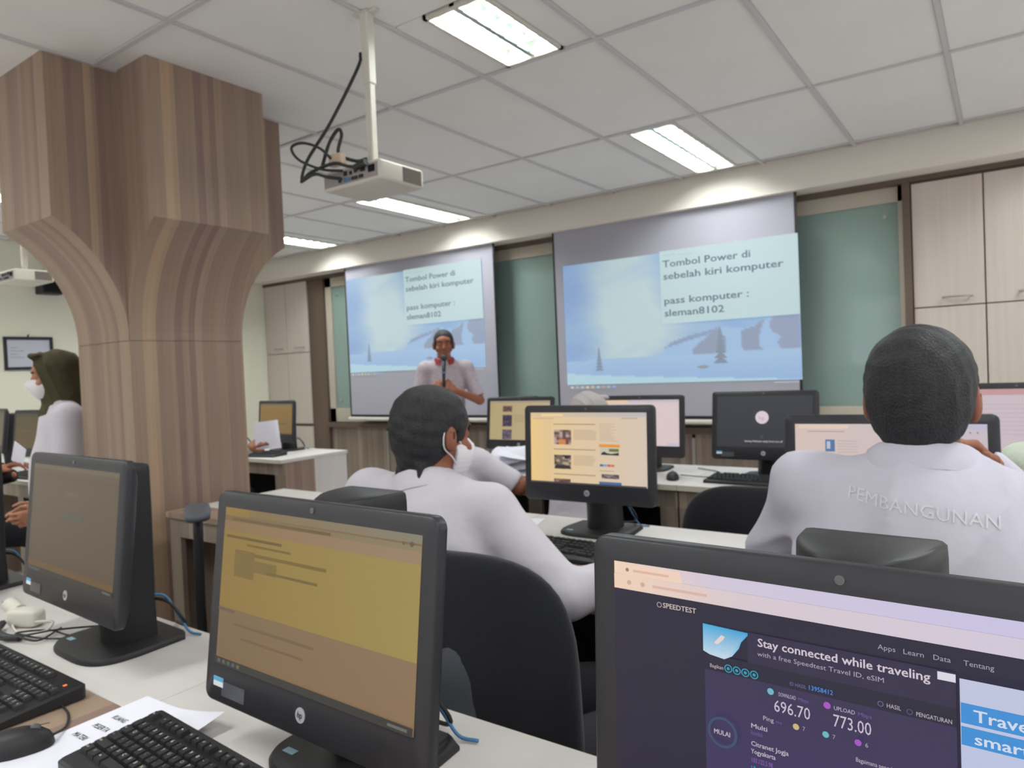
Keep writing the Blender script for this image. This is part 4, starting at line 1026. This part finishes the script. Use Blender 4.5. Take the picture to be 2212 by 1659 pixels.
def face_bits(H, par, lips=True, glasses=False):
    for s in (-1, 1):
        bm = NB(); c = H.w(s * .034, .0775, .009)
        superq(bm, c, (.0118,) * 3, 1, 1, 14, 10); o = obj('eye', bm, m_eye, None, True); o.parent = par; o.matrix_parent_inverse = Matrix.Translation(-Vector(par.location))
        bm = NB(); superq(bm, H.w(s * .034, .0855, .009), (.0052,) * 3, 1, 1, 10, 8); i = obj('iris', bm, m_iris, None, True); i.parent = o; pass
        bm = NB(); tube(bm, [H.w(s * .018, .094, .028), H.w(s * .032, .097, .034), H.w(s * .050, .086, .030)], [.003, .004, .002], 6); b = obj('eyebrow', bm, m_hair, None, True); b.parent = par; b.matrix_parent_inverse = Matrix.Translation(-Vector(par.location))
    if lips:
        bm = NB(); tube(bm, [H.w(-.022, .094, -.064), H.w(0, .1025, -.061), H.w(.022, .094, -.064)], [.002, .0045, .002], 6); tube(bm, [H.w(-.02, .093, -.066), H.w(0, .101, -.070), H.w(.02, .093, -.066)], [.002, .005, .002], 6)
        l = obj('lips', bm, m_lip, None, True); l.parent = par; l.matrix_parent_inverse = Matrix.Translation(-Vector(par.location))
def hand_prims(S, w_, d, n, thumb, curl=(.5, .6, .4), sc=1.0, tcurl=.3, spread=.12):
    """w_ wrist, d direction of the palm, n the way the palm faces, thumb = +1/-1 side (along d x n)"""
    d = unit(d); n = unit(np.array(n) - (np.array(n) @ d) * d); s = np.cross(d, n) * thumb; w_ = np.array(w_, float); k = .006
    for i, (o, L) in enumerate(((.030, (.043, .026, .020)), (.010, (.047, .030, .022)), (-.010, (.043, .028, .021)), (-.029, (.034, .021, .018)))):
        kn = w_ + (d * (.088 - .006 * abs(i - 1)) + s * o) * sc
        S.cone(w_ + (s * o * .6 + d * .01) * sc, kn, .0155 * sc, .0115 * sc, .012)
        a = 0; p = kn; dd = unit(d + s * spread * (1.2 - i) * .5)
        for j in range(3):
            a += curl[j] * (1 + .08 * i); q = p + (dd * math.cos(a) + n * math.sin(a)) * L[j] * sc
            S.cone(p, q, (.0102 - .001 * j) * sc, (.0092 - .001 * j) * sc, k); p = q
    b = w_ + (d * .022 + s * .026 + n * .006) * sc; m = b + (d * .034 + s * .026 + n * .014) * sc
    S.cone(w_ + d * .012 * sc, b, .016 * sc, .016 * sc, .012); S.cone(b, m, .0145 * sc, .011 * sc, .008)
    t = m + (d * .030 * math.cos(tcurl) + n * .030 * math.sin(tcurl) + s * .006) * sc; S.cone(m, t, .011 * sc, .009 * sc, k)
def wrinkle(a=.003, f=9, seed=0):
    r = np.random.default_rng(seed); D = r.normal(size=(5, 3)); ph = r.random(5) * 6
    def fn(X):
        q = X @ D.T * f; w0 = np.sin(q[..., 0] + ph[0] + 1.3 * np.sin(q[..., 1] + ph[1])); w1 = np.sin(q[..., 2] * 1.9 + ph[2] + 1.1 * np.sin(q[..., 3] + ph[3]))
        return a * (1 - np.abs(w0)) ** 2 * -1.4 + a * .5 * w1
    return fn
def person(label, H, J, F, shirt, trouser, sleeve='long', skin=None, hands=None, vox=.0065, fat=1.0, group=None, hair=None, collar=None, seed=1, hem=.0, shoe=True, face=True, hand_sc=1.0, wr=.0035, belly=.0, lips=True):
    skin = skin or m_skin; A = {k: np.array(v, float) for k, v in J.items()}
    pel = (A['hipL'] + A['hipR']) / 2; root = thing('person', label, 'person', tuple(np.round((pel[0], pel[1], 0), 3)), 0, group)
    nk = A['neck']; T = unit(nk - pel); S_ = unit(A['shR'] - A['shL']); Fr = unit(np.cross(T, S_)); S_ = unit(np.cross(Fr, T)); M = np.array([S_, Fr, T]); Lt = np.linalg.norm(nk - pel)
    def tor(r, f, t): return pel + S_ * r + Fr * f + T * t * Lt
    def torso(S, g, loose=0):
        S.ell(tor(0, .0, .68), ((.165 + g) * fat, (.105 + g) * fat, .20 + g), .04, M); S.ell(tor(0, .012 + belly, .34), ((.15 + g + loose) * fat, (.112 + g + belly + loose) * fat, .19), .05, M)
        S.ell(tor(0, -.0, .06), ((.165 + g + loose) * fat, (.125 + g + loose) * fat, .13), .05, M)
        S.cone(A['shL'], A['shR'], .052 + g, .052 + g, .04); S.cone(tor(0, -.02, .86), nk, .075 + g * .6, .055 + g * .3, .05)
    B = Sdf(); torso(B, 0)
    for s in 'LR':
        B.cone(A['sh' + s], A['el' + s], .047, .037, .03); B.cone(A['el' + s], A['wr' + s], .038, .0255, .015)
        B.cone(A['hip' + s], A['kn' + s], .082, .055, .04); B.cone(A['kn' + s], A['an' + s], .054, .036, .02)
        toe = A['an' + s] + np.array([F[0], F[1], 0]) * .15; toe[2] = .035; B.cone(A['an' + s] - [0, 0, .03], toe, .035, .028, .03)
    head_prims(B, H, nk)
    for hd in (hands or ()): hand_prims(B, **hd)
    o = B.build('body', vox, skin, root)
    # shirt
    g = .013; S = Sdf(); torso(S, g, .012)
    for s in 'LR':
        a, b, c = A['sh' + s], A['el' + s], A['wr' + s]
        if sleeve == 'long':
            S.cone(a, b, .066, .054, .03); S.cone(b, c, .055, .039, .02)
        else:
            e = a + (b - a) * .80; S.cone(a, e, .066, .062, .03)
    for s in 'LR':
        a, b, c = A['sh' + s], A['el' + s], A['wr' + s]
        if sleeve == 'long':      # crisp cuff: drop what reaches past the wrist
            d = unit(c - b); S.ell(c + d * .055, (.05, .05, .05), .004, None, '-')
        else:
            e = a + (b - a) * .80; d = unit(b - a); S.ell(e + d * .10, (.09, .09, .09), .004, None, '-')
    S.ell(nk + T * .055, (.066, .066, .045), .012, M, '-')
    if hem is not None: S.half(pel - T * (.10 + hem), -T)
    sh = S.build('shirt', vox, shirt, root, wrinkle(wr, 9, seed))
    if trouser:
        L = Sdf(); L.ell(pel, (.185 * fat, .14 * fat, .13), .05, M)
        for s in 'LR': L.cone(A['hip' + s], A['kn' + s], .095, .072, .04); L.cone(A['kn' + s], A['an' + s] + [0, 0, .03], .070, .056, .03)
        L.build('trousers', .012, trouser, root, wrinkle(.004, 7, seed + 3))
    if shoe:
        for s in 'LR':
            Z = Sdf(); f = np.array([F[0], F[1], 0]); a = A['an' + s] * [1, 1, 0] + [0, 0, .035]
            Z.cone(a - f * .05, a + f * .16, .042, .038, .03); Z.cone(a + [0, 0, .0], a + [0, 0, .05], .045, .05, .03); Z.half((0, 0, .003), (0, 0, -1)); Z.build('shoe', .009, m_black2, root)
    if face: face_bits(H, root, lips)
    if hair: hair(H, root)
    if collar: make_collar(nk, T, Fr, S_, collar, root)
    return root, o, sh
def rel(o, par): o.parent = par; o.matrix_parent_inverse = Matrix.Translation(-Vector(par.location)); return o
def make_collar(nk, T, Fr, S_, m, root, r=.064):
    bm = NB(); loops = []; n = 30
    prof = [(0, -.005), (.003, .03), (.010, .037), (.018, .030), (.030, -.012), (.025, -.014), (.012, .022), (.006, .022), (.006, -.01)]
    for i in range(n + 1):
        a = math.radians(-158 + 316 * i / n); fr = abs(i / n - .5) * 2      # opening at the front
        d = S_ * math.sin(a) - Fr * math.cos(a); drop = -.030 * fr ** 2
        loops.append([tuple(nk + d * (r + q * (1 + .25 * fr)) + T * (h * (1 - .15 * fr) + drop + .012) + Fr * .006) for q, h in prof])
    loft(bm, loops); rel(obj('collar', bm, m, None, 60), root)
def hair_short(back=-.085, top=.013, tuft=0, recede=0, seed=3):
    def fn(H, root):
        S = Sdf(); e = H.e
        e(S, (0, -.018, .040), (.077 + top, .098 + top, .086 + top), .02); e(S, (0, -.050, -.015), (.072 + top * .6, .060 + top * .6, .080), .03); e(S, (0, -.06, back + .03), (.054, .036, .036), .02)
        for s in (-1, 1): e(S, (s * .062, .012, .03), (.016, .036, .036), .02)
        for i in range(tuft):
            x = -.05 + .1 * i / max(1, tuft - 1); S.cone(H.w(x, -.072 - .01 * math.cos(x * 25), back + .03), H.w(x * 1.15, -.085, back - .014 - .01 * (i % 3)), .012, .003, .01)
        e(S, (0, .135 - recede, -.03), (.10, .088, .092), .01, '-'); e(S, (0, .14 - recede, .035), (.058, .072, .05), .01, '-')
        for s in (-1, 1): e(S, (s * .099, .002, -.016), (.026, .028, .044), .008, '-')
        r = np.random.default_rng(seed); D = r.normal(size=(3, 3)) * 55
        S.build('hair', .0055, m_hair, root, lambda X: .0009 * np.sin(X @ D[0] * 1.3 + 2 * np.sin(X @ D[1] * .6)) + .0009 * np.sin(X @ D[2] * 2.2))
    return fn
def mask(H, root, cover=0):
    S = Sdf(); e = H.e
    e(S, (0, .042, -.048), (.071, .081, .060), .01); S.cone(H.w(0, .09, -.01), H.w(0, .122, -.03), .01, .012, .03); e(S, (0, .056, -.088), (.042, .038, .034), .03)
    S.half(H.w(0, .028, -.03), H.w(0, -1, 0) - H.w(0, 0, 0)); S.half(H.w(0, .1, -.004), H.w(0, -.22, 1) - H.w(0, 0, 0)); 
    m = S.build('face_mask', .005, m_mask, root, lambda X: .0009 * np.sin((X[..., 2] - H.c[2]) * 480))
    if not cover:
        for s in (-1, 1):
            bm = NB(); tube(bm, spline([H.w(s * .058, .052, -.022), H.w(s * .074, .02, .0), H.w(s * .085, -.012, .024), H.w(s * .090, -.030, .008), H.w(s * .086, -.026, -.03), H.w(s * .070, .012, -.055), H.w(s * .05, .045, -.085)], 5), .0021, 6)
            l = obj('ear_loop', bm, m_mask, None, True); l.parent = m
def headscarf(m, drop=.26):
    def fn(H, root):
        S = Sdf(); e = H.e
        e(S, (0, -.020, .034), (.094, .112, .100), .03); e(S, (0, -.005, -.055), (.084, .085, .085), .05); S.cone(H.w(0, -.03, -.06), H.w(0, -.02, -.17), .082, .098, .05)
        e(S, (0, .065, .115), (.062, .032, .014), .02)
        e(S, (0, .135, -.025), (.085, .115, .088), .008, '-')
        e(S, (0, .0, -.19), (.115, .1, .045), .04)
        S.build('headscarf', .006, m, root, wrinkle(.0045, 16, 8))
    return fn
def seated(hip, F, w_=.095, kz=.47, kl=.42, splay=.05):
    F = unit((*F[:2], 0)); R_ = np.cross(F, (0, 0, 1)); hip = np.array(hip, float); d = {}
    for s, k in (('R', 1), ('L', -1)):
        d['hip' + s] = hip + R_ * w_ * k; kn = hip + R_ * (w_ + splay) * k + F * kl; kn[2] = kz; d['kn' + s] = kn; an = kn + F * .02; an[2] = .08; d['an' + s] = an
    return d

# ---- the presenter, standing before the smaller screen
def rotl(o, F):
    F = unit((*F[:2], 0)); R_ = np.cross(F, (0, 0, 1)); o = np.array(o, float)
    return lambda r, f, u: o + R_ * r + F * f + np.array([0, 0, u])
F = unit((.65, -.76, 0)); L = rotl((-3.93, 4.6, 0), F)
J = dict(neck=L(0, -.01, 1.405), shR=L(.165, 0, 1.345), shL=L(-.175, 0, 1.345), elR=L(.235, .05, 1.09), elL=L(-.285, .05, 1.065), wrR=L(.115, .235, 1.175), wrL=L(-.075, .24, 1.165),
         hipR=L(.085, 0, .86), hipL=L(-.085, 0, .86), knR=L(.10, .02, .47), knL=L(-.10, .02, .47), anR=L(.11, -.02, .08), anL=L(-.11, -.02, .08))
H = Head(L(0, .02, 1.548), F + np.array([0, 0, -.06]))
d = lambda a, b: np.array(b) - np.array(a)
person('man standing at the front speaking into a microphone, pale patterned short-sleeved shirt with red-lined collar', H, J, F, m_shirtp, m_trouser, 'short', m_skin2,
       [dict(w_=J['wrR'], d=d(J['wrR'], L(.035, .262, 1.235)), n=L(-.9, -.25, .15) - L(0, 0, 0), thumb=1, curl=(.8, .9, .5)), dict(w_=J['wrL'], d=d(J['wrL'], L(-.0, .275, 1.222)), n=L(.8, -.45, .1) - L(0, 0, 0), thumb=-1, curl=(.8, .9, .5))],
       .0065, .94, None, hair_short(-.06, .007, 0, .022, 3), m_red, 5, hem=.06)
t = thing('microphone', 'black handheld microphone in the hands of the standing man', 'microphone', tuple(L(.01, .255, 1.2)))
def Lv(r, f, u): return Vector(L(r, f, u)) - Vector(t.location)
bm = NB(); tube(bm, [Lv(.015, .285, 1.17), Lv(.01, .255, 1.29), Lv(.005, .225, 1.405)], [.011, .013, .019], 14); obj('handle', bm, m_black2, t, True)
bm = NB(); superq(bm, Lv(.003, .21, 1.435), (.026, .026, .03), 1, 1, 18, 12); obj('grille', bm, mat('microphone_grille', (52, 58, 66), .5, .5, .4, bump=.5, bscale=600), t, True)
bm = NB(); tube(bm, [Lv(.0095, .250, 1.305), Lv(.009, .247, 1.317)], .0165, 14); obj('ring', bm, m_cablebl, t, 40)

# ---- the masked man in the middle row
F2 = unit((.10, 1, 0)); hip = (-1.13, 1.33, .53); J = seated(hip, (.45, 1, 0))
J.update(neck=V3(-1.264, 1.372, 1.02), shR=V3(-1.085, 1.42, .965), shL=V3(-1.425, 1.335, 1.0), elR=V3(-.875, 1.435, .775), wrR=V3(-.735, 1.66, .815), elL=V3(-1.50, 1.56, .84), wrL=V3(-1.38, 1.76, .80))
H = Head((-1.256, 1.415, 1.152), (.26, 1, -.10), (-.04, 0, 1), .97)
person('man in white long-sleeved shirt and face mask seated in profile from behind, middle row', H, J, F2, m_shirt, m_trouser, 'long', m_skin2,
       [dict(w_=J['wrR'], d=(.1, 1, -.15), n=(0, 0, -1), thumb=-1), dict(w_=J['wrL'], d=(.3, 1, -.1), n=(0, 0, -1), thumb=1)], .0065, .98, None, None, m_shirt, 11, lips=False)
PM = [o for o in bpy.data.objects if o.name.startswith('person')][-1]
mask(H, PM); hair_short(-.105, .017, 7, 0, 4)(H, PM)

# ---- the broad man with the embroidered back
F3 = unit((0, 1, 0)); hip = (-.12, 1.27, .55); J = seated(hip, F3, .11)
J.update(neck=V3(-.122, 1.375, 1.122), shR=V3(.072, 1.40, 1.055), shL=V3(-.305, 1.38, 1.075), elL=V3(-.425, 1.47, .86), wrL=V3(-.30, 1.74, .80), elR=V3(.14, 1.64, .88), wrR=V3(-.035, 1.655, 1.085))
H = Head((-.124, 1.40, 1.238), (.0, 1, -.10), (.0, 0, 1), .93)
r3, body3, shirt3 = person('broad man seen from behind in a white shirt with letters embroidered across the back', H, J, F3, m_shirt3, m_trouser, 'long', m_skin2,
       [dict(w_=J['wrR'], d=(-.45, -.5, .5), n=(-.4, -.8, -.3), thumb=1, curl=(.5, .6, .3)), dict(w_=J['wrL'], d=(.2, 1, -.2), n=(0, 0, -1), thumb=1)], .0065, 1.16, None, None, m_shirt3, 21, lips=False, wr=.0055)
hair_short(-.082, .014, 0, 0, 6)(H, r3)
# embroidery laid on the shirt
dg = bpy.context.evaluated_depsgraph_get(); dg.update()
W3 = Matrix.Translation(Vector(r3.location)) @ shirt3.matrix_parent_inverse
bv = BVHTree.FromPolygons([W3 @ v.co for v in shirt3.data.vertices], [tuple(p.vertices) for p in shirt3.data.polygons])
V, Fc, W_ = text_mesh('PEMBANGUNAN', 0)
bm = NB(); vs = [bm.verts.new((x, y, 0)) for x, y in V]
for f in Fc:
    try: bm.faces.new([vs[i] for i in f])
    except ValueError: pass
bmesh.ops.triangulate(bm, faces=list(bm.faces)); bmesh.ops.subdivide_edges(bm, edges=list(bm.edges), cuts=2, use_grid_fill=False)
for v in bm.verts:
    u = v.co.x / W_; X = -.225 + .212 * u; Z = 1.086 - .030 * u + v.co.y * .027
    hit = bv.ray_cast(Vector((X, .9, Z)), Vector((0, 1, 0)))
    v.co = Vector((X, (hit[0].y if hit[0] is not None else 1.25) - .0016, Z))
o = obj('embroidery', bm, m_stitch, None); o.parent = shirt3; o.matrix_parent_inverse = W3.inverted()

# ---- woman in the olive headscarf
FW = unit((-.34, -.94, 0)); L = rotl((-3.965, 1.60, 0), FW)
J = dict(neck=L(0, -.03, 1.24), shR=L(.155, -.04, 1.18), shL=L(-.155, -.04, 1.18), elR=L(.20, .02, .93), elL=L(-.19, -.02, .93), wrR=L(.14, .10, .72), wrL=L(-.15, .08, .72),
         hipR=L(.08, 0, .76), hipL=L(-.08, 0, .76), knR=L(.09, .03, .42), knL=L(-.09, .02, .42), anR=L(.09, -.02, .08), anL=L(-.09, -.02, .08))
H = Head(L(0, -.0, 1.385), FW + np.array([0, 0, -.12]), k=.97)
person('woman in olive headscarf, white blouse and face mask standing in profile beside the pillar', H, J, FW, m_shirt, m_trouser, 'long', m_skin,
       [dict(w_=J['wrR'], d=L(0, .8, -.4) - L(0, 0, 0), n=L(-1, 0, 0) - L(0, 0, 0), thumb=1), dict(w_=J['wrL'], d=L(0, .9, -.2) - L(0, 0, 0), n=L(1, 0, 0) - L(0, 0, 0), thumb=-1)], .0075, .92, None, headscarf(m_hijab), None, 31, hem=.08, lips=False)
mask(H, [o for o in bpy.data.objects if o.name.startswith('person')][-1], 1)

# ---- person reaching over the front row desk with papers
hip = (-2.12, 2.50, .52); FP = unit((.25, 1, 0)); J = seated(hip, FP)
J.update(neck=V3(-2.24, 2.60, .94), shR=V3(-2.06, 2.62, .88), shL=V3(-2.40, 2.58, .90), elR=V3(-1.90, 2.72, .765), wrR=V3(-1.80, 2.96, .82), elL=V3(-2.5, 2.80, .80), wrL=V3(-2.25, 3.1, .80))
H = Head((-2.30, 2.63, 1.06), (.1, 1, -.25), k=.96)
person('person in white short-sleeved shirt, mostly hidden by the masked man, forearm reaching to papers', H, J, FP, m_shirt, m_trouser, 'short', m_skin2,
       [dict(w_=J['wrR'], d=(-.2, 1, .1), n=(-.3, 0, -1), thumb=-1), dict(w_=J['wrL'], d=(.2, 1, .1), n=(0, 0, -1), thumb=1)], .0075, .95, None, hair_short(-.09, .012), None, 41, lips=False)
t = thing('paper_stack', 'fanned white papers held up over the front row desk', 'paper', (-2.03, 2.93, .85), .1)
for i, (dz, ry, rx, dx) in enumerate(((0, .05, .30, 0), (.022, -.10, .42, -.03), (.045, -.22, .34, .0), (.03, .12, .2, .04))):
    bm = NB(); V = []
    for j in range(7):
        for q in range(7): u, v = q / 6 - .5, j / 6 - .5; V.append(bm.verts.new((u * .26, v * .21, .05 * u * u + .02 * math.sin(v * 4 + i))))
    for j in range(6):
        for q in range(6): a = j * 7 + q; bm.faces.new((V[a], V[a + 1], V[a + 8], V[a + 7]))
    s = obj('sheet', bm, m_paper, t, True); s.location = (dx, 0, dz); s.rotation_euler = (rx, ry, .1 * i)

# ---- grey headscarf behind the cream screen
hip = (-1.56, 2.66, .52); FG = unit((0, 1, 0)); J = seated(hip, FG)
J.update(neck=V3(-1.56, 2.78, .955), shR=V3(-1.41, 2.76, .90), shL=V3(-1.71, 2.76, .90), elR=V3(-1.36, 2.9, .74), wrR=V3(-1.42, 3.1, .80), elL=V3(-1.72, 2.95, .75), wrL=V3(-1.66, 3.12, .80))
H = Head((-1.56, 2.82, 1.07), (0, 1, -.15), k=.97)
person('person in grey headscarf, only its crown showing behind the cream-screened computer', H, J, FG, m_shirt, m_trouser, 'long', m_skin, None, .009, .88, None, headscarf(m_hijab2), None, 51, lips=False)

# ---- pale green shirt at the edge
hip = (.20, 2.62, .52); FR = unit((-.1, 1, 0)); J = seated(hip, FR)
J.update(neck=V3(.19, 2.74, 1.02), shR=V3(.36, 2.72, .955), shL=V3(.035, 2.76, .945), elR=V3(.45, 2.9, .74), wrR=V3(.3, 3.05, .80), elL=V3(-.045, 2.92, .76), wrL=V3(.05, 3.1, .80))
H = Head((.19, 2.79, 1.15), (0, 1, -.1))
person('person in pale green shirt, only a shoulder visible behind the broad man', H, J, FR, m_shirtg, m_trouser, 'long', m_skin2, None, .009, 1.0, None, hair_short(-.09, .012), m_shirtg, 61, lips=False)
# ---- dark sleeved person at the other edge
hip = (-4.98, 1.42, .52); F8 = unit((.35, 1, 0)); J = seated(hip, F8)
J.update(neck=V3(-4.98, 1.44, 1.00), shR=V3(-4.83, 1.40, .95), shL=V3(-5.13, 1.46, .95), elR=V3(-4.80, 1.50, .80), wrR=V3(-4.705, 1.60, .875), elL=V3(-5.2, 1.6, .76), wrL=V3(-5.0, 1.75, .80))
H = Head((-4.99, 1.47, 1.14), (.3, 1, -.2))
person('person in dark sleeves whose hand shows at the picture edge', H, J, F8, m_darksleeve, m_trouser, 'long', m_skin2, [dict(w_=J['wrR'], d=(.55, .4, .25), n=(.2, .2, -1), thumb=-1, curl=(.4, .5, .3))], .0075, .95, None, hair_short(-.09, .012), None, 71, lips=False)
t = thing('paper_sheet', 'small folded white paper in the hand at the picture edge', 'paper', (-4.62, 1.645, .90), .4)
bm = NB(); box(bm, (-.045, -.001, 0), (.045, .001, .14)); s = obj('sheet', bm, m_paper, t); s.rotation_euler = (.3, .6, 0)
# ---- person hidden behind the pillar holding a sheet
hip = (-4.78, 2.66, .52); F9 = unit((.1, 1, 0)); J = seated(hip, F9)
J.update(neck=V3(-4.76, 2.70, 1.0), shR=V3(-4.60, 2.70, .94), shL=V3(-4.92, 2.70, .94), elR=V3(-4.50, 2.82, .76), wrR=V3(-4.26, 2.90, .86), elL=V3(-5.0, 2.85, .76), wrL=V3(-4.85, 3.05, .80))
H = Head((-4.76, 2.74, 1.14), (0, 1, -.15))
person('person almost wholly hidden behind the pillar, fingers holding a sheet', H, J, F9, m_shirt, m_trouser, 'long', m_skin2, [dict(w_=J['wrR'], d=(.7, .4, .4), n=(-.3, .6, -.5), thumb=-1, curl=(.4, .6, .3))], .0085, .95, None, hair_short(-.09, .012), None, 81, lips=False)
t = thing('paper_sheet', 'curved lilac-white sheet held up beside the pillar', 'paper', (-4.10, 2.93, .84), .2)
bm = NB(); V = []
for j in range(9):
    for q in range(9): u, v = q / 8, j / 8; V.append(bm.verts.new((-.10 + .21 * u, .06 * math.sin(u * 3) - .02 * v, .19 * v + .02 * u)))
for j in range(8):
    for q in range(8): a = j * 9 + q; bm.faces.new((V[a], V[a + 1], V[a + 10], V[a + 9]))
obj('sheet', bm, m_paper, t, True)
